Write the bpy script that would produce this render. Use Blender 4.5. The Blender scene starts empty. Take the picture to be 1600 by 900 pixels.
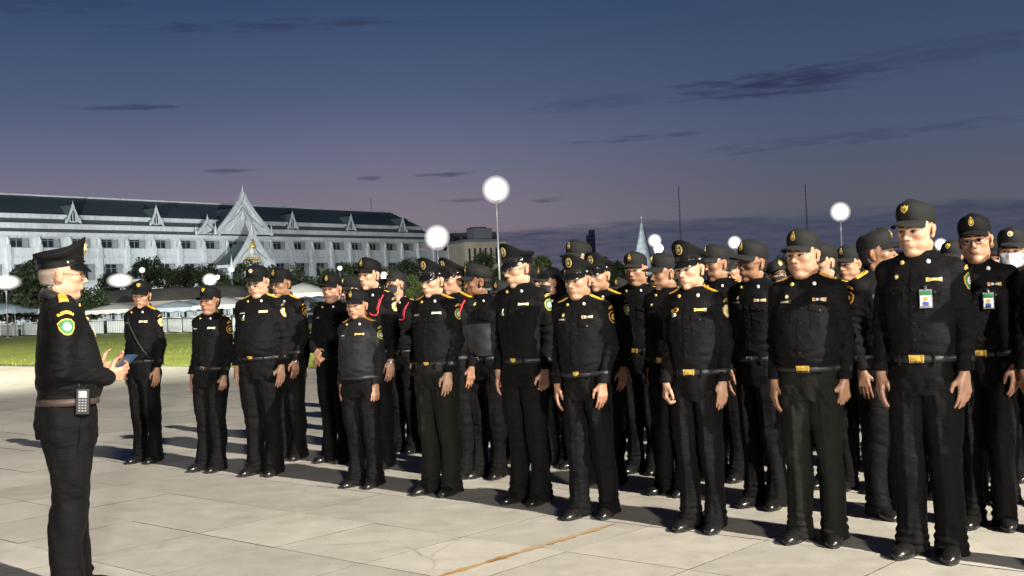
import bpy, bmesh, math, random, time
import numpy as np
from math import sin, cos, pi, radians, sqrt, atan2, hypot
from mathutils import Vector, Matrix
from mathutils.bvhtree import BVHTree

T0 = time.time()
sc = bpy.context.scene
col = sc.collection

# ------------------------------------------------------------------ camera
CAM_H, ROLL, FPX, YH = 1.45, radians(2.5), 1800.0, 460.0
pit = math.atan2(YH - 450, FPX)                 # the camera looks very slightly up
FW = Vector((0, cos(pit), sin(pit)))
U0 = Vector((0, -sin(pit), cos(pit)))
X0 = Vector((1, 0, 0))
RT = X0 * cos(ROLL) - U0 * sin(ROLL)
UP = X0 * sin(ROLL) + U0 * cos(ROLL)
cd = bpy.data.cameras.new('camera')
cam = bpy.data.objects.new('camera', cd)
col.objects.link(cam)
cd.sensor_width = 36
cd.lens = 36 * FPX / 1600
cd.clip_end = 8000
cam.matrix_world = Matrix(((RT.x, UP.x, -FW.x, 0), (RT.y, UP.y, -FW.y, 0), (RT.z, UP.z, -FW.z, CAM_H), (0, 0, 0, 1)))
sc.camera = cam
sc.view_settings.view_transform = 'Standard'
sc.view_settings.look = 'None'
sc.view_settings.exposure = 0
sc.view_settings.gamma = 1

def ray(px, py):
    return RT * (px - 800) + UP * (450 - py) + FW * FPX
def gnd(px, py, z=0.0):
    d = ray(px, py); k = (z - CAM_H) / d.z
    return Vector((d.x * k, d.y * k, z))
def at(px, py, Y):
    d = ray(px, py); d = d * (Y / d.y)
    return d + Vector((0, 0, CAM_H))

# ------------------------------------------------------------------ node helpers
def srgb(*c):
    return tuple(((v / 255) / 12.92 if v / 255 <= .04045 else ((v / 255 + .055) / 1.055) ** 2.4) for v in c) + (1,)
class NT:
    def __init__(s, nt): s.nt = nt; s.n = nt.nodes; s.l = nt.links
    def new(s, t, **kw):
        n = s.n.new(t)
        for k, v in kw.items(): setattr(n, k, v)
        return n
    def put(s, n, i, v):
        if isinstance(v, bpy.types.NodeSocket): s.l.new(v, n.inputs[i])
        elif v is not None: n.inputs[i].default_value = v
    def m(s, op, a, b=None, c=None, clamp=False):
        n = s.new('ShaderNodeMath', operation=op); n.use_clamp = clamp
        s.put(n, 0, a)
        if b is not None: s.put(n, 1, b)
        if c is not None: s.put(n, 2, c)
        return n.outputs[0]
    def mixc(s, f, a, b, bt='MIX'):
        n = s.new('ShaderNodeMix', data_type='RGBA', blend_type=bt)
        s.put(n, 0, f); s.put(n, 6, a); s.put(n, 7, b)
        return n.outputs[2]
    def ramp(s, f, stops, interp='LINEAR'):
        n = s.new('ShaderNodeValToRGB'); cr = n.color_ramp; cr.interpolation = interp
        while len(cr.elements) < len(stops): cr.elements.new(.5)
        for e, (p, c) in zip(cr.elements, stops):
            e.position = p; e.color = c if len(c) == 4 else tuple(c) + (1,)
        s.put(n, 0, f); return n.outputs[0]
    def noise(s, v, scale, detail=4, rough=.55, dist=0, out=0):
        n = s.new('ShaderNodeTexNoise'); s.put(n, 'Vector', v); n.inputs['Scale'].default_value = scale
        n.inputs['Detail'].default_value = detail; n.inputs['Roughness'].default_value = rough
        n.inputs['Distortion'].default_value = dist
        return n.outputs[out]
    def maprange(s, v, a, b, c=0., d=1., smooth=False):
        n = s.new('ShaderNodeMapRange'); n.interpolation_type = 'SMOOTHSTEP' if smooth else 'LINEAR'
        for i, x in enumerate((v, a, b, c, d)): s.put(n, i, x)
        return n.outputs[0]
    def vmap(s, v, scale=(1, 1, 1), rot=(0, 0, 0), loc=(0, 0, 0)):
        n = s.new('ShaderNodeMapping'); s.put(n, 0, v); n.inputs[1].default_value = loc
        n.inputs[2].default_value = rot; n.inputs[3].default_value = scale
        return n.outputs[0]

# ------------------------------------------------------------------ dusk sky
w = bpy.data.worlds.new('World'); sc.world = w; w.use_nodes = True
W = NT(w.node_tree); W.n.clear()
tc = W.new('ShaderNodeTexCoord')
sx = W.new('ShaderNodeSeparateXYZ'); W.l.new(tc.outputs['Generated'], sx.inputs[0])
az = W.m('ARCTAN2', sx.outputs[0], sx.outputs[1])
el = sx.outputs[2]
elp = W.m('MAXIMUM', el, 0.0)
dn = W.noise(tc.outputs['Generated'], 3.0, 3, .5)
els = W.m('ADD', elp, W.m('MULTIPLY', W.m('SUBTRACT', dn, .5), .02))
left = W.ramp(els, [(0, srgb(130, 118, 128)), (.07, srgb(130, 119, 132)), (.12, srgb(108, 110, 134)), (.17, srgb(80, 94, 124)), (.25, srgb(54, 75, 110)), (.5, srgb(28, 42, 76)), (1, srgb(16, 26, 54))])
right = W.ramp(els, [(0, srgb(90, 91, 103)), (.07, srgb(92, 93, 107)), (.12, srgb(79, 90, 114)), (.17, srgb(68, 83, 111)), (.25, srgb(54, 72, 104)), (.5, srgb(28, 41, 70)), (1, srgb(16, 26, 54))])
skyc = W.mixc(W.maprange(az, -.12, .30, 0, 1, True), left, right)
# cloud bank low over the horizon, ragged top
cv = W.new('ShaderNodeCombineXYZ'); W.put(cv, 0, W.m('MULTIPLY', az, 4.0)); W.put(cv, 1, W.m('MULTIPLY', el, 34.0))
n1 = W.noise(cv.outputs[0], 2.2, 6, .6)
n2 = W.noise(cv.outputs[0], 7.0, 5, .6)
edge = W.m('ADD', .058, W.m('MULTIPLY', W.m('SUBTRACT', n1, .5), .028))
bank = W.maprange(W.m('SUBTRACT', edge, el), -.002, .006, 0, 1, True)
bank = W.m('MULTIPLY', bank, W.maprange(az, -.10, -.02, 0, 1, True))
bank = W.m('MULTIPLY', bank, W.maprange(n2, .35, .7, .95, .45))
skyc = W.mixc(bank, skyc, srgb(64, 70, 92))
# separate small clouds: azimuth, elevation, half sizes
small = None
for (px, py, wx, wy) in [(930, 160, 125, 14), (1225, 128, 190, 24), (355, 267, 60, 5), (580, 278, 24, 4), (690, 274, 55, 5), (715, 313, 40, 4),
                         (860, 312, 34, 5), (200, 168, 100, 5), (1470, 82, 240, 22), (60, 8, 190, 14), (430, 40, 240, 10), (1330, 215, 260, 12), (1000, 215, 120, 6)]:
    d = ray(px, py).normalized()
    a0, e0 = math.atan2(d.x, d.y), d.z
    a = W.m('DIVIDE', W.m('SUBTRACT', az, a0), wx / 1800)
    tilt = W.m('MULTIPLY', W.m('SUBTRACT', az, a0), .03)
    b = W.m('DIVIDE', W.m('SUBTRACT', W.m('SUBTRACT', el, e0), tilt), wy / 1800)
    r = W.m('ADD', W.m('MULTIPLY', a, a), W.m('MULTIPLY', b, b))
    q = W.m('SUBTRACT', W.m('SUBTRACT', 1.25, r), W.m('MULTIPLY', W.m('SUBTRACT', n2, .46), 3.4 if px > 800 and py < 200 else 5.0))
    k = W.maprange(q, 0, 1.6, 0, (.95 if py < 200 and px > 800 else .55) if wy < 11 or px in (1225, 1480) else .35, True)
    k = W.m('MULTIPLY', k, W.maprange(r, 1.2, 2.2, 1, 0, True))
    small = k if small is None else W.m('MAXIMUM', small, k)
skyc = W.mixc(small, skyc, srgb(48, 54, 82))
bg = W.new('ShaderNodeBackground'); W.put(bg, 0, skyc); bg.inputs[1].default_value = 1.0
wo = W.new('ShaderNodeOutputWorld'); W.l.new(bg.outputs[0], wo.inputs[0])

# ------------------------------------------------------------------ unseen plaza floodlights, plus added fill and facade lights
ROWD = Vector((.751, -.661, 0))          # along the ranks, towards the near right
NRM = Vector((.661, .751, 0))            # from the front rank to the rear ranks
def spot(name, loc, target, power, size, cone=60, color=(1, .93, .80), blend=.4):
    ld = bpy.data.lights.new(name, 'SPOT'); ld.energy = power; ld.shadow_soft_size = size
    ld.spot_size = radians(cone); ld.spot_blend = blend; ld.color = color
    o = bpy.data.objects.new(name, ld); col.objects.link(o); o.location = loc
    o.rotation_euler = (Vector(target) - Vector(loc)).to_track_quat('-Z', 'Y').to_euler()
    return o
KEY = Vector((-1, 8.5, 0)) + ROWD * 36 - NRM * 3.4; KEY.z = 21.0
spot('unseen_floodlight_beam', KEY, (-4, 11, 0), 178000, .3, 75, (1, .94, .83))
FILL = Vector((8, -30, 6.5))
spot('front_fill_light', FILL, (-2, 9, 1), 68000, .9, 60, (1, .95, .86))  # added fill lamp, lifts the faces from the front
KEY2 = Vector((-30, 4, 9))
spot('unseen_lawn_floodlight_beam', KEY2, (-14, 44, 0), 350000, .5, 62, (1, .99, .80), .8)
for a_, b_, e_ in (((-62, 128, 7), (-62, 195, 11), 105000), ((-24, 150, 7), (-38, 228, 12), 105000), ((-85, 118, 7), (-85, 170, 11), 58000)):
    spot('facade_fill_light', a_, b_, e_, 1.0, 95, (.86, .95, 1), .9)  # added lights that brighten the building front

# ------------------------------------------------------------------ materials
MATS = {}
def mat(name, base=(.5, .5, .5), rough=.6, metal=0., spec=.5, emit=None, estr=0., fn=None, sheen=0., sss=0., coat=0., alpha=1., trans=0.):
    if name in MATS: return MATS[name]
    m = bpy.data.materials.new(name); m.use_nodes = True
    N = NT(m.node_tree); b = N.n['Principled BSDF']
    b.inputs['Base Color'].default_value = tuple(base)[:3] + (1,)
    b.inputs['Roughness'].default_value = rough; b.inputs['Metallic'].default_value = metal
    b.inputs['Specular IOR Level'].default_value = spec
    b.inputs['Sheen Weight'].default_value = sheen; b.inputs['Coat Weight'].default_value = coat
    b.inputs['Transmission Weight'].default_value = trans
    if sss:
        b.inputs['Subsurface Weight'].default_value = sss; b.inputs['Subsurface Scale'].default_value = .012
        b.inputs['Subsurface Radius'].default_value = (1, .35, .2)
    if emit:
        b.inputs['Emission Color'].default_value = tuple(emit)[:3] + (1,); b.inputs['Emission Strength'].default_value = estr
    if fn: fn(N, b)
    MATS[name] = m
    return m
def bump(N, b, h, strength=.3, dist=.01):
    n = N.new('ShaderNodeBump'); n.inputs['Strength'].default_value = strength; n.inputs['Distance'].default_value = dist
    N.put(n, 'Height', h); N.put(b, 'Normal', n.outputs[0])
def pos(N): return N.new('ShaderNodeNewGeometry').outputs['Position']
def objc(N): return N.new('ShaderNodeTexCoord').outputs['Object']

def f_slab(N, b):
    p = pos(N)
    a = N.noise(p, .55, 6, .6); c = N.noise(p, 6, 6, .65); d = N.noise(p, 70, 3, .6)
    info = N.new('ShaderNodeObjectInfo').outputs['Random']
    col_ = N.ramp(N.m('ADD', N.m('MULTIPLY', a, .55), N.m('MULTIPLY', c, .45)), [(.30, (.335, .308, .256)), (.47, (.405, .376, .318)), (.62, (.465, .435, .375))])
    sp = N.maprange(d, .30, .42, .62, 1)
    col_ = N.mixc(1, col_, N.mixc(sp, (.55, .52, .48, 1), (1, 1, 1, 1)), 'MULTIPLY')
    t = N.maprange(info, 0, 1, .86, 1.08)
    v = N.new('ShaderNodeCombineXYZ'); [N.put(v, i, t) for i in range(3)]
    col_ = N.mixc(1, col_, v.outputs[0], 'MULTIPLY')
    # scuffs: short dark scratches and pale wear
    sc_ = N.noise(N.vmap(p, (1, 9, 1), (0, 0, .5)), 2.2, 5, .7)
    col_ = N.mixc(N.maprange(sc_, .66, .74, 0, .3), col_, (.16, .14, .115, 1))
    pl = N.noise(N.vmap(p, (1, 3, 1), (0, 0, -.7)), 1.3, 5, .6)
    col_ = N.mixc(N.maprange(pl, .58, .75, 0, .45), col_, (.50, .485, .44, 1))
    vo = N.new('ShaderNodeTexVoronoi', feature='DISTANCE_TO_EDGE'); N.put(vo, 'Vector', N.mixc(.12, p, N.noise(p, 2.5, 4, .6, out=1))); vo.inputs['Scale'].default_value = .75
    crk = N.m('MULTIPLY', N.maprange(vo.outputs['Distance'], 0, .006, .55, 0), N.maprange(a, .5, .62, 0, 1))
    col_ = N.mixc(crk, col_, (.10, .09, .075, 1))
    st_ = N.noise(N.vmap(p, (1, 1, 1), (0, 0, 1.1), (7, 3, 0)), 1.7, 7, .72)
    col_ = N.mixc(N.maprange(st_, .50, .70, 0, .32), col_, (.22, .195, .155, 1))
    wv_ = N.noise(N.vmap(p, (14, 1.2, 1), (0, 0, .72)), 1.5, 4, .7); col_ = N.mixc(N.maprange(wv_, .60, .72, 0, .22), col_, (.17, .15, .12, 1))
    spk = N.noise(p, 38, 2, .5); col_ = N.mixc(N.maprange(spk, .69, .74, 0, .55), col_, (.13, .115, .09, 1))
    N.put(b, 'Base Color', col_)
    N.put(b, 'Roughness', N.maprange(c, .3, .7, .55, .8))
    bump(N, b, N.m('ADD', N.m('MULTIPLY', c, .6), N.m('MULTIPLY', d, .4)), .5, .008)
M_slab = mat('weathered_stone_paving', fn=f_slab)
def f_joint(N, b):
    p = pos(N); a = N.noise(p, 8, 4, .6)
    N.put(b, 'Base Color', N.ramp(a, [(.3, (.06, .054, .045)), (.7, (.12, .11, .09))]))
M_joint = mat('joint_grit', rough=.95, fn=f_joint)
def f_stain(N, b):
    p = pos(N); a = N.noise(p, 5, 6, .7); c = N.noise(p, 26, 3, .6)
    N.put(b, 'Base Color', N.ramp(a, [(.36, (.34, .29, .21)), (.5, (.40, .235, .085)), (.64, (.25, .12, .035))]))
    bump(N, b, c, .4, .004)
M_stain = mat('rust_stained_stone', rough=.8, fn=f_stain)
def f_lawn(N, b):
    p = pos(N)
    a = N.noise(p, .25, 4, .6); c = N.noise(p, 9, 5, .7)
    N.put(b, 'Base Color', N.ramp(N.m('ADD', N.m('MULTIPLY', a, .5), N.m('MULTIPLY', c, .5)), [(.32, (.12, .155, .012)), (.5, (.19, .225, .016)), (.66, (.245, .275, .026))]))
    bump(N, b, c, .8, .05)
M_lawn = mat('short_lawn', rough=.85, fn=f_lawn)
def f_blade(N, b):
    a = N.noise(pos(N), 3, 3, .6)
    N.put(b, 'Base Color', N.ramp(a, [(.35, (.10, .13, .010)), (.65, (.16, .19, .015))]))
M_blade = mat('grass_blade', rough=.6, fn=f_blade)
def f_earth(N, b):
    a = N.noise(pos(N), .05, 5, .6)
    N.put(b, 'Base Color', N.ramp(a, [(.35, (.05, .06, .035)), (.65, (.10, .10, .07))]))
M_earth = mat('far_ground', rough=.95, fn=f_earth)

def f_black(c1, c2, scale=900, sheen=.25, bs=.25):
    def fn(N, b):
        o = objc(N); a = N.noise(o, 5, 4, .6); w1 = N.noise(N.vmap(o, (1, 1, .25)), scale * .35, 2, .5)
        fo = N.noise(N.vmap(o, (1, 1, 2.2), (.5, .4, 0)), 11, 4, .55, .6)
        N.put(b, 'Base Color', N.ramp(a, [(.3, c1), (.7, c2)]))
        N.put(b, 'Roughness', N.maprange(a, .3, .7, .62, .80))
        h = N.m('ADD', N.m('MULTIPLY', fo, .93), N.m('MULTIPLY', w1, .05))
        bump(N, b, h, bs, .035)
    return fn
M_shirt = mat('black_uniform_cloth', sheen=.01, spec=.08, fn=f_black((.0030, .0030, .0034), (.0068, .0067, .0072), bs=.45))
M_shirt2 = mat('faded_black_cloth', sheen=.03, spec=.2, fn=f_black((.007, .0072, .0078), (.011, .0112, .012)))
M_trous = mat('black_trouser_cloth', sheen=.01, spec=.07, fn=f_black((.0028, .0028, .0031), (.0060, .0059, .0063), bs=.4))
M_trous2 = mat('worn_olive_black_cloth', sheen=.01, spec=.08, fn=f_black((.0068, .0072, .0058), (.0105, .011, .0088), bs=.3))
M_cap = mat('charcoal_cap_cloth', sheen=.02, spec=.12, rough=.8, fn=f_black((.011, .011, .0105), (.017, .017, .016), bs=.12))
M_capd = mat('dark_cap_cloth', sheen=.01, spec=.1, rough=.8, fn=f_black((.005, .0048, .005), (.008, .0077, .008), bs=.12))
M_collar = mat('collar_cloth', sheen=.04, spec=.25, fn=f_black((.008, .0078, .0085), (.013, .0125, .0135), bs=.1))
M_patent = mat('black_patent_leather', (.006, .006, .006), .12, spec=.6, coat=.4)
def f_shoe(N, b):
    o = objc(N); a = N.noise(o, 30, 4, .6)
    N.put(b, 'Roughness', N.maprange(a, .3, .7, .16, .42)); bump(N, b, a, .15, .004)
M_shoe = mat('polished_black_leather', (.009, .0085, .008), .25, spec=.55, fn=f_shoe)
M_sole = mat('black_rubber', (.012, .011, .010), .8)
M_belt = mat('black_webbing', (.010, .010, .010), .55)
M_brown = mat('brown_webbing', (.045, .028, .020), .6)
def f_gold(N, b):
    a = N.noise(objc(N), 160, 3, .6); bump(N, b, a, .5, .002)
    N.put(b, 'Base Color', N.ramp(a, [(.35, (.50, .32, .06)), (.65, (.85, .62, .20))]))
M_gold = mat('gold_metal', (.8, .55, .16), .34, metal=.55, fn=f_gold)
M_goldcl = mat('gold_thread', (.62, .40, .045), .6, fn=lambda N, b: bump(N, b, N.noise(objc(N), 300, 2), .4, .002))
M_orange = mat('orange_gold_thread', (.58, .26, .025), .6)
M_silver = mat('silver_metal', (.75, .75, .72), .25, metal=1)
M_white = mat('white_enamel', (.75, .74, .70), .4)
M_cream = mat('cream_cloth', (.55, .50, .36), .7)
M_green = mat('green_thread', (.03, .17, .05), .65)
M_teal = mat('green_enamel', (.02, .12, .08), .35)
M_red = mat('red_cord', (.50, .02, .03), .55)
M_blue = mat('blue_ribbon', (.04, .07, .30), .6)
M_dark = mat('dark_plastic', (.012, .012, .013), .4)
M_grey = mat('grey_plastic', (.22, .22, .23), .45)
M_screen = mat('grey_screen', (.30, .30, .31), .25)
M_mask = mat('black_face_mask', (.014, .013, .014), .8)
M_wmask = mat('white_face_mask', (.72, .74, .76), .8)
def f_skin(c):
    def fn(N, b):
        at_ = N.new('ShaderNodeAttribute'); at_.attribute_name = 'tint'
        o = objc(N); a = N.noise(o, 18, 5, .6); d = N.noise(o, 220, 3, .6)
        k = N.ramp(a, [(.3, (c[0] * .84, c[1] * .80, c[2] * .78)), (.7, (c[0] * 1.08, c[1] * 1.08, c[2] * 1.08))])
        N.put(b, 'Base Color', N.mixc(1, k, at_.outputs['Color'], 'MULTIPLY'))
        N.put(b, 'Roughness', N.maprange(a, .3, .7, .38, .55))
        bump(N, b, N.m('ADD', N.m('MULTIPLY', d, .5), a), .12, .004)
    return fn
SKINS = [mat('fair_skin', sss=.12, spec=.45, fn=f_skin((.48, .29, .19))),
         mat('warm_skin', sss=.12, spec=.45, fn=f_skin((.40, .225, .14))),
         mat('tan_skin', sss=.12, spec=.5, fn=f_skin((.29, .155, .09)))]
M_hair = mat('black_hair', (.012, .010, .009), .55, fn=lambda N, b: bump(N, b, N.noise(N.vmap(objc(N), (1, 1, .2)), 500, 2), .6, .003))
M_hairg = mat('shaved_grey_hair', (.20, .15, .12), .7)
M_brow = mat('brow_hair', (.016, .010, .007), .7)
M_eyew = mat('eye_white', (.36, .32, .29), .3)
M_iris = mat('dark_iris', (.012, .008, .006), .15)
M_lens = mat('spectacle_glass', (1, 1, 1), .02, trans=1., spec=.5)
M_nail = mat('fingernail', (.60, .40, .32), .3)

def f_white(N, b):
    p = pos(N); a = N.noise(p, .25, 5, .65); c = N.noise(N.vmap(p, (2.5, 2.5, .35)), .9, 5, .7)
    N.put(b, 'Base Color', N.ramp(N.m('ADD', N.m('MULTIPLY', a, .4), N.m('MULTIPLY', c, .6)), [(.34, (.42, .43, .41)), (.5, (.62, .62, .60)), (.66, (.72, .72, .70))]))
M_white_wall = mat('whitewashed_plaster', rough=.85, fn=f_white)
def f_roof(N, b):
    p = pos(N)
    a = N.noise(p, .12, 4, .6); c = N.noise(N.vmap(p, (1, 1, 6)), 1.2, 4, .7)
    N.put(b, 'Base Color', N.ramp(N.m('ADD', N.m('MULTIPLY', a, .5), N.m('MULTIPLY', c, .5)), [(.35, (.055, .080, .078)), (.65, (.105, .140, .134))]))
    bump(N, b, c, .5, .05)
M_roof = mat('dark_green_roof_tile', rough=.5, fn=f_roof)
M_winglass = mat('dark_window_glass', (.02, .025, .03), .12, spec=.6)
M_frame = mat('grey_window_frame', (.22, .23, .23), .6)
M_curtain = mat('pale_curtain', (.30, .30, .28), .9)
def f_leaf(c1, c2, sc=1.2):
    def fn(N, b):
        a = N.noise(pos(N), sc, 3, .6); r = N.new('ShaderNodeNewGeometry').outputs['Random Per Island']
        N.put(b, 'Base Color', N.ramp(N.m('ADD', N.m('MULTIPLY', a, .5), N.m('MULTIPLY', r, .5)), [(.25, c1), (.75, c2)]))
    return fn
M_leaf = mat('dark_leaves', rough=.55, fn=f_leaf((.012, .024, .009), (.038, .06, .02)))
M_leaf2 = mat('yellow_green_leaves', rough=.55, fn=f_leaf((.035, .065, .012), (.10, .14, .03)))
M_leaf3 = mat('grey_green_leaves', rough=.6, fn=f_leaf((.018, .03, .014), (.05, .07, .032)))
M_bark = mat('bark', (.055, .042, .032), .9, fn=lambda N, b: bump(N, b, N.noise(pos(N), 12, 4), .8, .03))
M_tent = mat('pale_blue_canopy', (.34, .43, .50), .6, fn=lambda N, b: bump(N, b, N.noise(pos(N), 3, 3), .4, .05))
M_tentw = mat('white_canopy', (.55, .57, .58), .6)
def f_tarp(N, b):
    p = pos(N); a = N.noise(p, .6, 5, .65)
    N.put(b, 'Base Color', N.ramp(a, [(.35, (.05, .048, .05)), (.65, (.10, .094, .09))])); bump(N, b, a, .6, .1)
M_tarp = mat('grey_brown_tarpaulin', rough=.8, fn=f_tarp)
M_beigew = mat('beige_render', (.36, .30, .22), .85, fn=lambda N, b: N.put(b, 'Base Color', N.ramp(N.noise(pos(N), .3, 4), [(.35, (.30, .25, .18)), (.65, (.42, .35, .26))])))
M_greyw = mat('grey_concrete', (.13, .13, .145), .9)
M_barr = mat('pale_barrier', (.58, .62, .66), .5)
M_pole = mat('galvanised_steel', (.30, .31, .32), .4, metal=.6)
def f_halo(N, b):
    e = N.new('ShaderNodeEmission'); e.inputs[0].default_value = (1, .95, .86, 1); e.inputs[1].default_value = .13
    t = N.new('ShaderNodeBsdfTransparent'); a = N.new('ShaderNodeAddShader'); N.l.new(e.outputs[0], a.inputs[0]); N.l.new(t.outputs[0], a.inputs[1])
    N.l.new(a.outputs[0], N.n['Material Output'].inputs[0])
M_halo = mat('halo_shell', fn=f_halo)  # clear shell with weak emission, a painted lamp halo
M_glow = mat('lamp_glow', (1, 1, 1), .5, emit=(1, .955, .86), estr=16)
M_glowc = mat('cool_lamp_glow', (1, 1, 1), .5, emit=(.86, .95, 1), estr=5)
M_led = mat('green_led', (.1, .5, .3), .4, emit=(.15, 1, .55), estr=1.2)
M_lit = mat('lit_window', (.8, .7, .5), .4, emit=(1, .82, .5), estr=2.2)
M_far = mat('far_tower', (.26, .27, .32), .7)
def f_spire(N, b):
    p = pos(N); N.put(b, 'Base Color', N.ramp(N.noise(p, .35, 4, .7), [(.35, (.30, .33, .34)), (.65, (.62, .64, .64))]))
M_spire = mat('pale_stucco_and_porcelain', rough=.7, fn=f_spire)

# ------------------------------------------------------------------ mesh helpers
def new_obj(name, me, parent=None, mw=None):
    o = bpy.data.objects.new(name, me); col.objects.link(o)
    if parent is not None: o.parent = parent
    if mw is not None: o.matrix_local = mw
    return o
def np_mesh(name, V, Q, mats, mi=None, smooth=True, attr=None):
    """V (n,3); Q list/array of equal-length faces (m,k)"""
    me = bpy.data.meshes.new(name)
    V = np.asarray(V, np.float32); Q = np.asarray(Q, np.int32)
    me.vertices.add(len(V)); me.vertices.foreach_set('co', V.ravel())
    k = Q.shape[1]
    me.loops.add(Q.size); me.loops.foreach_set('vertex_index', Q.ravel())
    me.polygons.add(len(Q)); me.polygons.foreach_set('loop_start', np.arange(0, Q.size, k, dtype=np.int32))
    me.polygons.foreach_set('loop_total', np.full(len(Q), k, np.int32))
    if mi is not None: me.polygons.foreach_set('material_index', np.asarray(mi, np.int32))
    me.polygons.foreach_set('use_smooth', np.full(len(Q), smooth))
    for m in (mats if isinstance(mats, (list, tuple)) else [mats]): me.materials.append(m)
    if attr is not None:
        a = me.attributes.new('tint', 'FLOAT_COLOR', 'POINT')
        a.data.foreach_set('color', np.asarray(attr, np.float32).ravel())
    me.update(calc_edges=True)
    return me
class MB:
    """collects boxes, tubes and polygons into one mesh"""
    def __init__(s): s.v = []; s.f = []; s.m = []; s.mats = []; s.sm = []
    def mi(s, m):
        if m not in s.mats: s.mats.append(m)
        return s.mats.index(m)
    def add(s, V, F, m, smooth=False):
        o = len(s.v); s.v += [tuple(v) for v in V]; k = s.mi(m)
        for f in F: s.f.append([i + o for i in f]); s.m.append(k); s.sm.append(smooth)
        return s
    def box(s, c, d, m, rz=0, M=None):
        c = Vector(c); ca, sa = cos(rz), sin(rz); V = []
        for z in (-.5, .5):
            for x, y in ((-.5, -.5), (.5, -.5), (.5, .5), (-.5, .5)):
                p = Vector((x * d[0], y * d[1], z * d[2])); p = Vector((p.x * ca - p.y * sa, p.x * sa + p.y * ca, p.z)) + c
                V.append(M @ p if M else p)
        return s.add(V, [(3, 2, 1, 0), (4, 5, 6, 7), (0, 1, 5, 4), (1, 2, 6, 5), (2, 3, 7, 6), (3, 0, 4, 7)], m)
    def tube(s, pts, r, m, n=8, caps=True, smooth=True):
        pts = [Vector(p) for p in pts]; R = r if isinstance(r, (list, tuple)) else [r] * len(pts)
        V = []; F = []; prev = None
        for i, p in enumerate(pts):
            t = (pts[min(i + 1, len(pts) - 1)] - pts[max(i - 1, 0)]).normalized()
            a = prev - t * prev.dot(t) if prev is not None else t.orthogonal()
            if a.length < 1e-5: a = t.orthogonal()
            a.normalize(); prev = a; b = t.cross(a)
            for k in range(n):
                q = 2 * pi * k / n; V.append(p + (a * cos(q) + b * sin(q)) * R[i])
        for i in range(len(pts) - 1):
            for k in range(n):
                F.append((i * n + k, i * n + (k + 1) % n, (i + 1) * n + (k + 1) % n, (i + 1) * n + k))
        if caps: F.append(tuple(range(n))[::-1]); F.append(tuple((len(pts) - 1) * n + k for k in range(n)))
        return s.add(V, F, m, smooth)
    def lathe(s, prof, m, c=(0, 0, 0), n=16, sx=1, sy=1, smooth=True):
        V = []; F = []
        for r, z in prof:
            for k in range(n):
                a = 2 * pi * k / n; V.append((c[0] + r * cos(a) * sx, c[1] + r * sin(a) * sy, c[2] + z))
        for i in range(len(prof) - 1):
            for k in range(n): F.append((i * n + k, i * n + (k + 1) % n, (i + 1) * n + (k + 1) % n, (i + 1) * n + k))
        F.append(tuple(range(n))[::-1]); F.append(tuple((len(prof) - 1) * n + k for k in range(n)))
        return s.add(V, F, m, smooth)
    def ball(s, c, r, m, n=12, k=8, sc=(1, 1, 1)):
        V = [(c[0], c[1], c[2] - r * sc[2])]; F = []
        for i in range(1, k):
            t = -pi / 2 + pi * i / k
            for j in range(n):
                a = 2 * pi * j / n; V.append((c[0] + r * cos(t) * cos(a) * sc[0], c[1] + r * cos(t) * sin(a) * sc[1], c[2] + r * sin(t) * sc[2]))
        V.append((c[0], c[1], c[2] + r * sc[2]))
        for j in range(n): F.append((0, 1 + (j + 1) % n, 1 + j))
        for i in range(k - 2):
            for j in range(n): a = 1 + i * n; F.append((a + j, a + (j + 1) % n, a + n + (j + 1) % n, a + n + j))
        a = 1 + (k - 2) * n; L = len(V) - 1
        for j in range(n): F.append((a + j, a + (j + 1) % n, L))
        return s.add(V, F, m, True)
    def mesh(s, name):
        me = bpy.data.meshes.new(name); me.from_pydata(s.v, [], s.f)
        for m in s.mats: me.materials.append(m)
        me.polygons.foreach_set('material_index', s.m); me.polygons.foreach_set('use_smooth', s.sm)
        me.update(); return me
    def build(s, name, parent=None, mw=None): return new_obj(name, s.mesh(name), parent, mw)
def thing(name, label, cat, loc=(0, 0, 0), rz=0, group=None, scale=1):
    o = bpy.data.objects.new(name, None); col.objects.link(o); o.empty_display_size = .2
    o.location = loc; o.rotation_euler = (0, 0, rz); o.scale = (scale,) * 3 if not isinstance(scale, tuple) else scale
    o['label'] = label; o['category'] = cat
    if group: o['group'] = group
    return o
def tag(o, label, cat, group=None):
    o['label'] = label; o['category'] = cat
    if group: o['group'] = group
    return o
def structure(o): o['kind'] = 'structure'; return o
def stuff(o, cat=None): o['kind'] = 'stuff'; return o

# ------------------------------------------------------------------ ground
CA, SA = cos(radians(-41.4)), sin(radians(-41.4))      # joint directions
e1 = Vector((CA, SA, 0)); e2 = Vector((-SA, CA, 0))
T = .8; PH1, PH2 = -.08, .19
def gp(a, b, z=0): return e1 * a + e2 * b + Vector((0, 0, z))
def inplaza(c):  # plaza stops at the lawn edge
    A = Vector((-15.6, 34.8)); B = Vector((-4.67, 25.9)); n = Vector((-(B - A).y, (B - A).x)).normalized()
    return (Vector((c.x, c.y)) - A).dot(n) < -.3
m_ = MB(); S = 5000
m_.add([(-S, -400, -.10), (S, -400, -.10), (S, S, -.10), (-S, S, -.10)], [(0, 1, 2, 3)], M_earth)
g_ = structure(m_.build('ground'))
A = Vector((-15.555, 34.81, 0)); B = Vector((-4.67, 25.87, 0)); dirn = (B - A).normalized(); outn = Vector((-dirn.y, dirn.x, 0))
if outn.y < 0: outn = -outn
LB = B + dirn * 10.5; LA = A - dirn * 70
m_ = MB()
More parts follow.
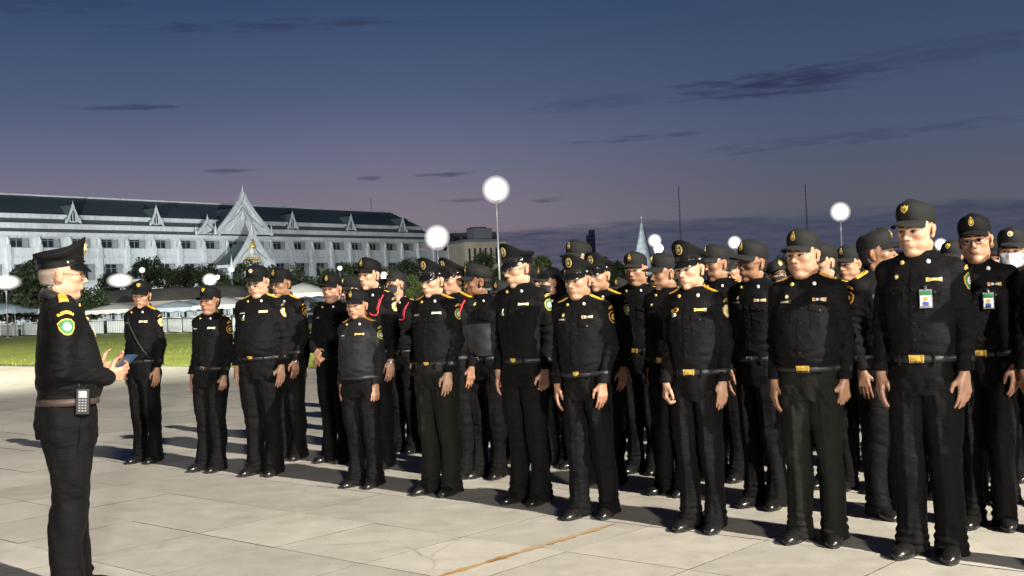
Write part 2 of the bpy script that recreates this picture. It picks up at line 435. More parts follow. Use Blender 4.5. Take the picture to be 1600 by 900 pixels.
m_.add([v + Vector((0, 0, -.0035)) for v in (LA, LB, LB + Vector((30, 12, 0)), Vector((60, 20, 0)), Vector((60, -40, 0)), Vector((-75, -40, 0)))], [(5, 4, 3, 2, 1, 0)], M_joint)
plaza = structure(m_.build('plaza_ground'))
# lawn
m_ = MB(); nx = 60
lawn_pts = [LA, LB, LB + outn * 27 + Vector((4, 0, 0)), LA + outn * 44]
V = []; F = []
for i in range(41):
    for j in range(21):
        u, v = i / 40, j / 20
        p = LA.lerp(LB, u).lerp((LA + outn * 44).lerp(LB + outn * 27 + Vector((4, 0, 0)), u), v)
        V.append((p.x, p.y, .01 + .03 * sin(p.x * .7) * sin(p.y * .5) * (0 if j == 0 else 1)))
for i in range(40):
    for j in range(20): a = i * 21 + j; F.append((a, a + 21, a + 22, a + 1))
m_.add(V, F, M_lawn, True); lawn = structure(m_.build('lawn'))
rng = np.random.default_rng(4)
n = 6000
u = rng.random(n); v = rng.random(n) ** 2 * .55
P0 = np.array(LA) + (np.array(LB) - np.array(LA)) * (.55 + .45 * u)[:, None] + np.array(outn) * (v * 27)[:, None]
ang = rng.random(n) * 2 * pi; hh = .015 + .03 * rng.random(n)
dx = np.stack([np.cos(ang), np.sin(ang), 0 * ang], 1) * .018
tip = P0 + np.stack([rng.normal(0, .02, n), rng.normal(0, .02, n), hh], 1)
V = np.stack([P0 - dx, P0 + dx, tip], 1).reshape(-1, 3)
gr = new_obj('grass', np_mesh('grass', V, np.arange(3 * n).reshape(-1, 3), M_blade, smooth=False)); stuff(gr)
tag(gr, 'short bright green grass along the lawn edge', 'grass')
# near slabs: each one an object
def slab_mesh(name, w, d, jit):
    m = MB(); h = .02; b_ = .0008
    x, y = w / 2, d / 2
    V = [(-x, -y, -h), (x, -y, -h), (x, y, -h), (-x, y, -h), (-x, -y, -b_), (x, -y, -b_), (x, y, -b_), (-x, y, -b_),
         (-x + b_, -y + b_, 0), (x - b_, -y + b_, 0), (x - b_, y - b_, 0), (-x + b_, y - b_, 0)]
    F = [(0, 1, 5, 4), (1, 2, 6, 5), (2, 3, 7, 6), (3, 0, 4, 7), (4, 5, 9, 8), (5, 6, 10, 9), (6, 7, 11, 10), (7, 4, 8, 11), (8, 9, 10, 11)]
    m.add(V, F[8:], M_slab); m.add(V, F[:8], M_joint); return m.mesh(name)
slabme = slab_mesh('paving_slab', T - .005, T - .005, 0)
cells = []
for i in range(-60, 45):
    for j in range(-30, 75):
        c = gp(PH1 + (i + .5) * T, PH2 + (j + .5) * T)
        if c.y < 2 or c.y > 50 or not inplaza(c): continue
        v = Vector((c.x, c.y, -CAM_H)); z = v.dot(FW)
        px = 800 + FPX * v.dot(RT) / z; py = 450 - FPX * v.dot(UP) / z
        vis = -60 < px < 1660 and py < 960
        if c.y < 35 or vis: cells.append((z if vis else 999, c, vis))
cells.sort(key=lambda t: t[0])
random.seed(3)
near = [c for c in cells if c[2]][:300]; nid = {id(c) for c in near}
for c in near:
    o = new_obj('paving_slab', slabme, plaza); o.location = c[1] + Vector((0, 0, random.uniform(-.0015, .0015)))
    o.rotation_euler = (random.gauss(0, .0012), random.gauss(0, .0012), radians(-41.4) + random.gauss(0, .001) + random.choice((0, pi)))
m_ = MB()
for c in cells:
    if id(c) in nid or abs(c[1].x) > 40: continue
    p = c[1]; q = (T - .005) / 2; dz = random.uniform(-.002, .002)
    V = [p + e1 * a * q + e2 * b * q + Vector((0, 0, dz + z)) for z in (-.02, 0) for a, b in ((-1, -1), (1, -1), (1, 1), (-1, 1))]
    m_.add(V, [(4, 5, 6, 7)], M_slab); m_.add(V, [(0, 1, 5, 4), (1, 2, 6, 5), (2, 3, 7, 6), (3, 0, 4, 7)], M_joint)
stuff(m_.build('paving_slab', plaza))
# rust coloured strip let into the joint
a_, b_ = gnd(650, 913), gnd(962, 819)
d_ = (b_ - a_).normalized(); n_ = Vector((-d_.y, d_.x, 0)); V = []; F = []
K = 60
for i in range(K + 1):
    p = a_.lerp(b_, i / K); wv = .022 * (1 + .35 * sin(i * 1.7) + .3 * sin(i * .63)) * min(1, (K - i) / 10 + .25)
    V += [p - n_ * wv + Vector((0, 0, .0055)), p + n_ * wv * .9 + Vector((0, 0, .0055))]
for i in range(K): F.append((2 * i, 2 * i + 2, 2 * i + 3, 2 * i + 1))
m_ = MB(); m_.add(V, F, M_stain); m_.build('rust_stain', plaza)

# ------------------------------------------------------------------ long palace-like government building
P0 = Vector((-77.5, 175.9, 0)); BROT = atan2(.80735, .59007)
bld = thing('government_building', 'long white three storey building with green gabled Thai roofs beyond the lawn', 'building', P0, BROT)
def loc_s(px):
    d = ray(px, 400); ux, uy = .59007, .80735
    # P0 + s u = t d
    det = d.x * -uy + ux * d.y
    t = (P0.x * -uy + ux * P0.y) / det
    return ((d.x * t - P0.x) * ux + (d.y * t - P0.y) * uy)
S0, S1, S2 = -28.0, 97.0, 109.0
PIL = [16.8 + 5.33 * k for k in range(-8, 18)]
m_ = MB()
m_.box(((S0 + S2) / 2, 6.4, 6), (S2 - S0, 12, 12), M_white_wall)                       # core behind the windows
m_.box(((S0 + S1) / 2, 6.4, 13), (S1 - S0, 11.9, 2.2), M_white_wall)
for z0, z1, pr in ((0, .9, .05), (3.6, 4.6, .12), (6.2, 6.75, 0), (9.45, 10.5, .06), (10.52, 10.8, .22), (10.82, 12.0, .03)):
    m_.box(((S0 + S2) / 2, .2 - pr / 2, (z0 + z1) / 2), (S2 - S0, .4 + pr, z1 - z0), M_white_wall)
m_.box(((S0 + S1) / 2, .2, 13.72), (S1 - S0, .4, .5), M_white_wall)
m_.build('wall', bld)
m_ = MB(); pinn = MB()
for s in PIL:
    m_ = MB(); m_.box((s, -.1, 6.2), (.62, .72, 12.39), M_white_wall)
    m_.box((s, -.12, 10.62), (.8, .95, .5), M_white_wall)
    m_.lathe([(.36, 12.4), (.42, 12.55), (.3, 12.75), (.40, 13.0), (.22, 13.45), (.05, 14.1)], M_white_wall, (s, -.15, 0), 8)
    if s < S2: m_.build('pillar', bld)
# windows
wf = MB(); pn = MB()
def win(wd, ht, arch):
    f = MB()
    for x in (-wd / 2, -wd / 6, wd / 6, wd / 2): f.box((x, 0, ht / 2), (.10, .12, ht), M_frame)
    for z in (.04, ht * .72, ht - .04): f.box((0, .01, z), (wd, .09, .08), M_frame)
    if arch:
        for sx in (-1, 1): f.add([(sx * (wd / 2 + .8), -.16, ht), (sx * (wd / 2 + .8), -.16, ht - .9), (sx * (wd / 2 + .1), -.16, ht), (sx * (wd / 2 + .8), .1, ht), (sx * (wd / 2 + .8), .1, ht - .9), (sx * (wd / 2 + .1), .1, ht)],
                             [(0, 1, 2), (3, 5, 4), (0, 3, 4, 1), (1, 4, 5, 2)], M_white_wall)
    p = MB()
    for k in range(3): p.box((-wd / 2 + wd / 6 + k * wd / 3, .05, ht / 2), (wd / 3 - .1, .03, ht - .1), (M_winglass, M_winglass, M_curtain)[k])
    return f.mesh('window'), p.mesh('pane')
W3, W2 = win(3.0, 1.62, False), win(3.1, 2.6, True)
for s in PIL[:-1]:
    for (fm, pm), z in ((W3, 12.02), (W2, 6.8), (W2, .95)):
        if z > 12 and s > S1 - 4: continue
        o = new_obj('window', fm, bld); o.location = (s + 2.0 + (.65 if z < 12 else 0), .02, z)
        new_obj('pane', pm, o)
        if z > 12: pass
# roofs
m_ = MB()
def slope(s0, s1, y0, z0, y1, z1, m, hip=0.0, hip2=0.):
    th = .3
    V = [(s0 , y0, z0), (s1 + hip, y0, z0), (s1 + hip2, y1, z1), (s0, y1, z1)]
    V += [(x, y + .05, z - th) for x, y, z in V]
    m_.add(V, [(0, 1, 2, 3), (7, 6, 5, 4), (0, 4, 5, 1), (1, 5, 6, 2), (3, 2, 6, 7)], m)
slope(S0, S1, 1.7, 17.45, 7.6, 21.0, M_roof, 3.4, 0)
slope(S0, S1, .3, 15.85, 1.7, 16.75, M_roof, 4.2, 3.4)
slope(S0, S1, -1.2, 14.35, .3, 15.05, M_roof, 4.8, 4.2)
V = [(S1 + 3.4, 1.7, 17.45), (S1, 7.6, 21), (S1 + 3.4, 13.5, 17.45)]
m_.add(V, [(0, 2, 1)], M_roof)
V = [(S0, 7.6, 21), (S1, 7.6, 21), (S1 + 3.4, 13.5, 17.45), (S0, 13.5, 17.45)]
m_.add(V, [(0, 1, 2, 3)], M_roof)
rf = m_.build('roof', bld)
m_ = MB()
for y, z0, z1, ex in ((1.6, 16.75, 17.5, 3.5), (.2, 15.05, 15.9, 4.3), (-1.3, 13.78, 14.4, 4.9)):
    L = S1 + ex - S0
    m_.box((S0 + L / 2, y + .15, (z0 + z1) / 2), (L, .3, z1 - z0), M_white_wall)
    m_.box((S0 + L / 2, y - .08, z1 - .1), (L, .2, .16), M_white_wall)
    m_.box((S1 + ex - .1, y + 6.0, (z0 + z1) / 2), (.3, 12, z1 - z0), M_white_wall)
m_.box(((S0 + S1) / 2, 7.6, 21.08), (S1 - S0, .35, .25), M_white_wall)
m_.tube([(S1, 7.6, 21), (S1 + 3.5, 1.6, 17.55)], .17, M_white_wall, 6)
m_.box((S1 + 2, .5, 13.2), (4.5, .3, 1.2), M_white_wall)
m_.tube([(91, 8, 20.8), (91, 8, 24)], .06, M_dark, 5)
m_.build('eaves_board', bld)
def gable(parent, nm, s, y, zap, zb, hw, back, thick, window=None, roofover=.35, rise=0.0, detail=True, drop=0.):
    N_ = 8
    prof = [(hw * t, zap - (zap - zb) * t ** .80) for t in [i / N_ for i in range(N_ + 1)]]
    t_ = MB()
    V = [(s, y, zap)]
    for sx in (-1, 1):
        for x, z in prof[1:]: V.append((s + sx * x, y, z))
    F = []
    Lp = [0] + list(range(1, N_ + 1)); Rp = [0] + list(range(N_ + 1, 2 * N_ + 1))
    for i in range(N_): F.append((Lp[i], Lp[i + 1], Rp[i + 1], Rp[i]) if i else (0, Lp[1], Rp[1]))
    V2 = V + [(a, b + back, c + rise) for a, b, c in V]
    ped = MB(); ped.add(V, F, M_white_wall)
    # raised ornament on the pediment
    if detail:
        for k in range(3):
            q = .25 + .22 * k
            ped.tube([(s - hw * q * .7, y - .05, zap - (zap - zb) * (q + .22)), (s, y - .05, zap - (zap - zb) * (q * .55 + .1)), (s + hw * q * .7, y - .05, zap - (zap - zb) * (q + .22))], thick * .28, M_white_wall, 5)
        ped.lathe([(thick * .6, 0), (thick * .8, thick), (thick * .3, thick * 2.2), (.02, thick * 3)], M_white_wall, (s, y - .1, zb + (zap - zb) * .35), 8)
    g = ped.build('gable', parent)
    r_ = MB()
    for sx in (-1, 1):
        pts = [(s + sx * (x + roofover * (i / N_)), z + .12) for i, (x, z) in enumerate(prof)]
        VV = []
        for x, z in pts: z -= drop * (1 - abs(x - s) / (hw + roofover)); VV += [(x, y - .2, z), (x, y + back, z + rise)]
        FF = [(2 * i, 2 * i + 1, 2 * i + 3, 2 * i + 2) for i in range(N_)]
        if sx > 0: FF = [f[::-1] for f in FF]
        r_.add(VV, FF, M_roof, True)
    r_.build('gable_roof', g)
    b_ = MB()
    for sx in (-1, 1):
        pts = [(s + sx * x, y - .25, z + .1) for x, z in prof]
        for i in range(N_):
            p, q = Vector(pts[i]), Vector(pts[i + 1]); d = (q - p); L = d.length; ang = atan2(d.z, d.x)
            M = Matrix.Translation((p + q) / 2) @ Matrix.Rotation(-ang, 4, 'Y')
            b_.box((0, 0, 0), (L * 1.04, thick * .8, thick), M_white_wall, M=M)
        e = pts[-1]
        b_.lathe([(thick * .55, -thick * .4), (thick * .6, thick * .2), (thick * .3, thick * 1.6), (thick * .12, thick * 2.6), (.01, thick * 4)], M_white_wall, (e[0], e[1], e[2]), 6)
    b_.lathe([(thick * .5, -thick), (thick * .6, 0), (thick * .28, thick * 1.3), (thick * .15, thick * 1.8), (.01, thick * 2.8)], M_white_wall, (s, y - .25, zap), 6)
    b_.build('bargeboard', g)
    if window:
        ww, wz0, wz1 = window; w_ = MB()
        w_.add([(s - ww, y - .06, wz0), (s + ww, y - .06, wz0), (s + ww, y - .06, wz1 - ww), (s, y - .06, wz1), (s - ww, y - .06, wz1 - ww)], [(0, 1, 2, 3, 4)], M_winglass)
        for sx in (-1, 0, 1): w_.box((s + sx * ww, y - .1, (wz0 + wz1 - ww) / 2), (.12, .12, wz1 - wz0 - ww), M_white_wall)
        w_.box((s, y - .1, wz0), (ww * 2.3, .2, .15), M_white_wall)
        w_.build('dormer_window', g)
    return g
for s in (-19.4, -3.3, 12.8, 28.9, 60.7, 77.0, 93.1):
    g = gable(bld, 'dormer', s, 1.0, 19.0, 15.9, 1.35, 4.2, .30, (.48, 16.3, 18.3), .25, 0, False)
    m_ = MB(); m_.box((s, 2.6, 17.2), (1.9, 3, .25), M_white_wall)
    for sx in (-1, 1): m_.box((s + sx * 1.28, 1.0, 15.75), (.34, .5, .9), M_white_wall)
    m_.build('dormer_cheek', g)
gable(bld, 'g', 45.6, -2.2, 22.1, 14.6, 6.6, 10.0, .60, None, .6, drop=2.6)
gable(bld, 'g', 38.6, -.6, 17.2, 14.5, 2.6, 3.0, .40, None, .5, 0, False, drop=.8)
gz = gable(bld, 'g', 41.9, -8.5, 14.7, 8.3, 4.9, 5.0, .55, None, .6, drop=2.2)
m_ = MB()   # gilt lettering and emblem on the portico gable
for k in range(7):
    x = 40.1 + k * .52
    m_.tube([(x, -8.75, 9.40), (x + .05, -8.75, 10.00), (x + .3, -8.75, 10.10), (x + .34, -8.75, 9.50), (x + .2, -8.75, 9.35)], .09, M_gold, 5)
    if k in (1, 4): m_.tube([(x + .1, -8.75, 10.3), (x + .3, -8.75, 10.6)], .07, M_gold, 5)
stuff(m_.build('gilt_lettering', gz)); m_ = MB()
m_.lathe([(.5, 0), (.6, .4), (.35, 1.0), (.12, 1.7)], M_gold, (41.9, -8.8, 11.6), 8)
m_.build('gilt_emblem', gz)
m_ = MB()   # portico below
for s in (37.4, 40.4, 43.4, 46.4):
    m_.lathe([(.55, 0), (.5, .6), (.42, 1.2), (.4, 7.6), (.6, 8.1), (.6, 8.3)], M_white_wall, (s, -7.9, 0), 10)
m_.box((41.9, -4.6, 8.5), (11.4, 7.6, .5), M_white_wall)
m_.build('portico', bld)
for sx in (-1, 1):
    m_ = MB(); m_.tube([(41.9 + sx * 5.2, -3, 9.4), (41.9 + sx * 9.4, -1, 5)], .3, M_white_wall, 6); m_.build('brace', bld)

# ------------------------------------------------------------------ other buildings
def place(px, py, Y, z=0):
    p = at(px, py, Y); return Vector((p.x, p.y, z))
c = place(762, 400, 230)
b2 = thing('beige_building', 'beige flat roofed block with narrow windows behind the tall lamp', 'building', c, radians(22))
m_ = MB(); m_.box((0, 6, 6.2), (8.8, 10, 12.4), M_beigew); m_.box((0, 6, 12.5), (9.2, 10.4, .5), M_greyw); m_.build('wall', b2)
slit = MB(); slit.box((0, 0, 0), (.35, .2, 3.2), M_winglass); slit = slit.mesh('window')
for i in range(7):
    for z in (9.4, 4.4):
        o = new_obj('window', slit, b2); o.location = (-3.5 + i * 1.15, .96, z)
m_ = MB(); m_.box((1.5, 8, 14), (4, 4, 2.6), M_greyw); m_.build('roof_plant_room', b2)
c = place(742, 400, 300)
b3 = thing('grey_building', 'dull grey taller block seen between the palace roof and the beige block', 'building', c, radians(14))
m_ = MB(); m_.box((0, 6, 9), (12, 12, 18), M_greyw); m_.box((2, 6, 18.8), (4, 6, 1.6), M_greyw); m_.build('wall', b3)
gw = MB(); gw.box((0, 0, 0), (1.5, .2, 1.5), M_winglass); gw = gw.mesh('window')
for i in range(5):
    for j in range(4):
        o = new_obj('window', gw, b3); o.location = (-4.6 + i * 2.3, -.05, 16.2 - j * 3.3)
c = place(924, 400, 900)
tw = thing('office_tower', 'dark slender high rise with a stepped top far on the skyline', 'tower', c, radians(8), None, (.72, .72, 1.0))
m_ = MB(); m_.box((0, 0, 22.5), (8.4, 8, 45), M_far); m_.box((1.4, 0, 47), (5.6, 7, 4), M_far); m_.box((-5.0, 0, 20), (2.4, 8.4, 40), M_far); m_.build('wall', tw)
m_ = MB()
for k in range(14): m_.box((0, -4.05, 5 + k * 3), (7.6, .2, .9), M_winglass)
m_.build('window_band', tw)
c = place(1005, 400, 600)
sp = thing('temple_spire', 'pale floodlit ribbed temple spire rising over the far trees', 'spire', c)
prof = []
for i in range(27):
    t = i / 26; r = 7.6 * (1 - t) ** 1.35 + 1.15 * (1 - t) ** .3 + .1; z = 4 + 32 * t
    prof += [(r * 1.07, z), (r * .93, z + .75)]
prof.append((.15, 38.2))
m_ = MB(); m_.lathe([(10.5, 0), (10.2, 2.4), (9, 2.5), (8.8, 4)] + prof, M_spire, n=12); m_.build('shaft', sp)
m_ = MB(); m_.lathe([(.25, 37.8), (.5, 38.6), (.12, 39.4), (.03, 41)], M_spire, n=6); m_.build('finial', sp)
for sx, sy in ((-1, -1), (1, -1)):
    m_ = MB(); m_.lathe([(2.4, 0), (2.2, 5), (1.5, 8), (1.0, 11), (.5, 14), (.05, 16)], M_spire, (sx * 11, sy * 11, 0), 10); m_.build('corner_turret', sp)
spot('spire_floodlight_beam', (c.x - 60, c.y - 90, 12), (c.x, c.y, 20), 500000, 2, 40, (.86, .97, 1), .8)
for px, py, Y, nm in ((1060, 291, 500, 'thin lattice radio mast above the trees left of the young officer'), (1258, 288, 500, 'thin lattice radio mast behind the elderly officer')):
    p = at(px, py, Y); ms = thing('radio_mast', nm, 'mast', (p.x, p.y, 0), 0, 'radio masts on the skyline')
    m_ = MB(); hz = p.z
    for a in range(3): m_.tube([(.7 * cos(a * 2.1), .7 * sin(a * 2.1), 0), (.15 * cos(a * 2.1), .15 * sin(a * 2.1), hz)], .07, M_far, 4)
    m_.build('mast_leg', ms); m_ = MB()
    for k in range(24):
        z = hz * k / 24; r = .7 - .55 * k / 24
        for a in range(3): m_.tube([(r * cos(a * 2.1), r * sin(a * 2.1), z), (r * cos((a + 1) * 2.1), r * sin((a + 1) * 2.1), z + hz / 24)], .045, M_far, 3)
    m_.build('lattice', ms)

# ------------------------------------------------------------------ trees
def tree(px, ptop, pbot, wpx, Y, leaf, label, seed, name='tree', nl=2600, lsz=None, group='trees beyond the lawn'):
    rg = np.random.default_rng(seed); base = place(px, 460, Y)
    k = Y / FPX; top = at(px, ptop, Y).z; bot = max(at(px, pbot, Y).z, .8); R = wpx * k / 2; Hc = top - bot
    t = thing(name, label, 'tree', base, 0, group)
    m_ = MB(); lean = rg.normal(0, .25, 2)
    mid = Vector((lean[0] * .5, lean[1] * .5, bot + Hc * .25))
    m_.tube([(0, 0, -.1), (lean[0] * .2, lean[1] * .2, bot * .6), mid], [.05 * R + .07, .035 * R + .05, .03 * R + .03], M_bark, 7)
    nl = int(nl * 1.8); cl = []
    for i in range(15):
        a = i * 2.4 + rg.normal(0, .3); f = .25 + .75 * rg.random() ** .6; zz = rg.random()
        rr = R * .74 * f * (1 - .45 * abs(zz - .35)); p = Vector((rr * cos(a), rr * sin(a), bot + Hc * (.12 + .74 * zz)))
        cl.append((p, R * rg.uniform(.26, .48)))
        m_.tube([mid * .9, mid.lerp(p, .5) + Vector((0, 0, -.05 * Hc)), p], [.025 * R + .02, .015 * R + .012, .008 * R + .006], M_bark, 5)
    m_.build('trunk', t)
    lsz = lsz or max(.06 * R, .9 * k * 2.2)
    pts = []
    for p, r in cl:
        n = int(nl / 15); d = rg.normal(0, 1, (n, 3)); d /= np.linalg.norm(d, axis=1)[:, None]
        q = np.array(p) + d * (r * rg.random(n)[:, None] ** .4) * [1, 1, .8 * min(1.2, Hc / (1.4 * R))]
        pts.append(q)
    q = np.concatenate(pts); n = len(q)
    a = rg.normal(0, 1, (n, 3)); a /= np.linalg.norm(a, axis=1)[:, None]
    b = np.cross(a, rg.normal(0, 1, (n, 3))); b /= np.linalg.norm(b, axis=1)[:, None]
    s = (lsz * rg.uniform(.6, 1.4, n))[:, None]
    V = np.stack([q - a * s, q - b * s * .45, q + a * s, q + b * s * .45], 1).reshape(-1, 3)
    o = new_obj('crown', np_mesh('crown', V, np.arange(4 * n).reshape(-1, 4), leaf, smooth=False), t); o['kind'] = 'stuff'
    return t
TR = [
 (262, 418, 455, 60, 106, M_leaf, 'dark tree rising behind the middle of the tarpaulin roof', 31, 1500),
 (320, 414, 460, 54, 109, M_leaf, 'dark tree between the lamp and the portico', 32, 1500),
 (365, 430, 476, 52, 98, M_leaf, 'low dark tree at the right end of the tarpaulin shelter', 33, 1400),
 (448, 424, 476, 50, 97, M_leaf3, 'dark tree above the second officer with spectacles', 34, 1400),
 (512, 420, 470, 54, 103, M_leaf, 'dark tree over the officer clasping his hands', 35, 1500),
 (575, 418, 470, 50, 99, M_leaf3, 'dark tree behind the tall officer with the red cord', 36, 1400),
 (20, 420, 490, 60, 96, M_leaf3, 'tree behind the wide lamp at the left edge', 37, 1500),
 (175, 420, 470, 54, 100, M_leaf, 'dark tree left of the tarpaulin shelter', 38, 1400),
 (790, 418, 455, 60, 118, M_leaf, 'dark tree right of the beige block', 39, 1500),
 (1070, 405, 446, 60, 126, M_leaf, 'dark tree behind the young fair officer', 40, 1300),
 (1395, 392, 436, 60, 126, M_leaf, 'dark tree behind the officer who turns away', 41, 1300),
 (52, 402, 508, 118, 82, M_leaf3, 'broad dark tree behind the speaking officer, left of the building front', 1, 5200),
 (140, 448, 508, 62, 78, M_leaf, 'small round dark tree just right of the speaking officer', 2, 2200),
 (-12, 425, 512, 60, 84, M_leaf, 'tree cut by the left edge of the photo', 3, 1800),
 (233, 402, 452, 56, 112, M_leaf3, 'feathery tree before the palace wing above the leftmost capped officer', 4, 1500),
 (289, 412, 450, 46, 112, M_leaf, 'dense clipped tree behind the tarpaulin roof', 5, 1400),
 (203, 425, 450, 30, 110, M_leaf3, 'low tree beside the left oval lamp', 6, 900),
 (345, 425, 465, 44, 110, M_leaf3, 'loose tree beside the small lamp right of the tarpaulin', 7, 1100),
 (392, 404, 470, 60, 108, M_leaf, 'dark tree below the portico gable', 8, 2200),
 (425, 412, 470, 48, 104, M_leaf, 'dark tree right of the portico', 9, 1600),
 (474, 412, 472, 58, 100, M_leaf3, 'thin branched tree left of the tall capped officer', 10, 1300),
 (546, 410, 455, 56, 104, M_leaf, 'dark tree beside the small lamp on the palace front', 11, 1600),
 (600, 415, 465, 48, 102, M_leaf, 'dark tree behind the masked officer with the red cord', 12, 1500),
 (640, 405, 450, 60, 116, M_leaf3, 'grey green tree under the bright lamp', 13, 1700),
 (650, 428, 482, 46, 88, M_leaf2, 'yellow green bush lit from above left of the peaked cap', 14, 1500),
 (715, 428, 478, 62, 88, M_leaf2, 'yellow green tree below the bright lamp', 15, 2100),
 (752, 396, 450, 66, 120, M_leaf3, 'light green tree in front of the beige block', 16, 2000),
 (700, 410, 450, 40, 124, M_leaf, 'dark tree at the right end of the palace', 17, 1200),
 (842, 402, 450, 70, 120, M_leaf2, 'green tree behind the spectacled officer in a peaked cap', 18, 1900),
 (880, 412, 450, 50, 128, M_leaf, 'dark tree left of the tall capped officer', 19, 1200),
 (965, 408, 452, 60, 130, M_leaf, 'dark tree below the temple spire', 20, 1300),
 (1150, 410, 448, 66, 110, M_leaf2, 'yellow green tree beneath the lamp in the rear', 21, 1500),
 (1232, 398, 440, 56, 125, M_leaf, 'dark tree left of the elderly officer', 22, 1300),
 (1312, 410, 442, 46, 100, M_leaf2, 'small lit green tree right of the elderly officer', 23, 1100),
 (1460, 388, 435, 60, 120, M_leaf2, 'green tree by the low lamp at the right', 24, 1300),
]
for px, pt, pb, wd, Y, lf, lab, sd, nl in TR: tree(px, pt, pb, wd, Y, lf, lab, sd, 'shade_tree', nl)
# far wood that reads as one mass
rg = np.random.default_rng(77); n = 9000
X = rg.uniform(-40, 190, n); Yy = 210 + rg.random(n) * 60 + X * .15
hh = 4.2 + 2.2 * np.sin(X * .11) + 1.6 * np.sin(X * .37 + 1) + .9 * np.sin(X * .9)
Z = rg.random(n) ** .7 * hh
q = np.stack([X, Yy, Z], 1); a = rg.normal(0, 1, (n, 3)); a /= np.linalg.norm(a, axis=1)[:, None]; b = np.cross(a, rg.normal(0, 1, (n, 3))); b /= np.linalg.norm(b, axis=1)[:, None]
s = rg.uniform(.5, 1.3, n)[:, None]
V = np.stack([q - a * s, q - b * s * .5, q + a * s, q + b * s * .5], 1).reshape(-1, 3)
o = new_obj('distant_wood', np_mesh('distant_wood', V, np.arange(4 * n).reshape(-1, 4), M_leaf, smooth=False)); stuff(o)
tag(o, 'dark line of far trees on the horizon at the right', 'trees')

# ------------------------------------------------------------------ shelters, canopies, barriers
def canopy(px, Y, wd, dp, h, rise, m, label, rz, valance=.3):
    p = place(px, 460, Y); t = thing('canopy_tent', label, 'tent', p, rz, 'canopies along the far side of the lawn')
    m_ = MB(); x, y = wd / 2, dp / 2; V = []; n = 6
    for i in range(n + 1):
        for j in range(n + 1):
            u, v = i / n * 2 - 1, j / n * 2 - 1
            V.append((u * x, v * y, h + rise * (1 - max(abs(u), abs(v))) ** .8 - .05 * abs(sin(i * 2.3 + j))))
    F = [(i * (n + 1) + j, (i + 1) * (n + 1) + j, (i + 1) * (n + 1) + j + 1, i * (n + 1) + j + 1) for i in range(n) for j in range(n)]
    m_.add(V, F, m, True)
    for a, b in (((-x, -y), (x, -y)), ((x, -y), (x, y)), ((x, y), (-x, y)), ((-x, y), (-x, -y))):
        K = 8; VV = []
        for i in range(K + 1):
            q = (a[0] + (b[0] - a[0]) * i / K, a[1] + (b[1] - a[1]) * i / K); VV += [(q[0], q[1], h), (q[0], q[1] + .03 * (i % 2), h - valance * (1 - .25 * (i % 2)))]
        m_.add(VV, [(2 * i, 2 * i + 1, 2 * i + 3, 2 * i + 2) for i in range(K)], m)
    m_.build('canopy', t)
    for sx in (-1, 1):
        for sy in (-1, 1):
            q = MB(); q.tube([(sx * x * .97, sy * y * .97, 0), (sx * x * .97, sy * y * .97, h)], .03, M_pole, 6); q.build('post', t)
for i, (px, Y, wd, h, rise, m, lab) in enumerate([
    (2, 80, 4.2, 1.9, .55, M_tent, 'pale blue canopy at the left edge behind the lawn'),
    (70, 82, 3.6, 1.8, .45, M_tent, 'pale blue canopy half hidden by the speaking officer'),
    (150, 80, 3.6, 1.75, .5, M_tent, 'pale blue canopy between the speaking officer and the leftmost ranks'),
    (185, 78, 3.2, 1.6, .45, M_tentw, 'whiter canopy just left of the leftmost ranks'),
    (278, 78, 3.6, 1.55, .5, M_tent, 'pale blue canopy between the first two capped officers'),
    (305, 84, 3.4, 1.7, .45, M_tent, 'pale blue canopy behind the second capped officer'),
    (352, 76, 3.2, 1.6, .55, M_tentw, 'white canopy right of the second capped officer'),
    (475, 78, 3.6, 2.15, .75, M_tentw, 'bright white canopy right of the two spectacled officers'),
    (500, 84, 3.6, 1.8, .5, M_tent, 'pale blue canopy beside the bright white one'),
    (742, 90, 3.4, 1.9, .6, M_tentw, 'white canopy seen under the lit tree')]):
    canopy(px, Y, wd, 3.0, h, rise, m, lab, radians(-12 + 7 * (i % 3)))
p = place(268, 460, 88); t = thing('tarpaulin_shelter', 'long low shelter with a sagging grey brown tarpaulin roof', 'shelter', p, radians(3))
m_ = MB(); V = []; nx_, ny_ = 26, 8
for i in range(nx_ + 1):
    for j in range(ny_ + 1):
        u, v = i / nx_, j / ny_ * 2 - 1
        V.append(((u - .5) * 12.4, v * 2.6, 2.05 + 1.15 * (1 - abs(v)) ** .8 * (1 - .12 * abs(sin(u * 12))) * min(1, min(u, 1 - u) * 9 + .35)))
m_.add(V, [(i * 9 + j, (i + 1) * 9 + j, (i + 1) * 9 + j + 1, i * 9 + j + 1) for i in range(nx_) for j in range(ny_)], M_tarp, True); m_.build('roof', t)
m_ = MB(); V = []
for i in range(25): V += [((i / 24 - .5) * 12.4, -2.62 - .04 * (i % 2), 2.1), ((i / 24 - .5) * 12.4, -2.62 - .04 * (i % 2), 1.55)]
m_.add(V, [(2 * i, 2 * i + 1, 2 * i + 3, 2 * i + 2) for i in range(24)], mat('dusty_canvas', (.30, .27, .23), .85)); m_.build('valance', t)
pst = MB(); pst.tube([(0, 0, 0), (0, 0, 2.05)], .05, M_pole, 6); pst = pst.mesh('post')
for i in range(6):
    for y in (-2.5, 2.5): o = new_obj('post', pst, t); o.location = ((i / 5 - .5) * 12.2, y, 0)
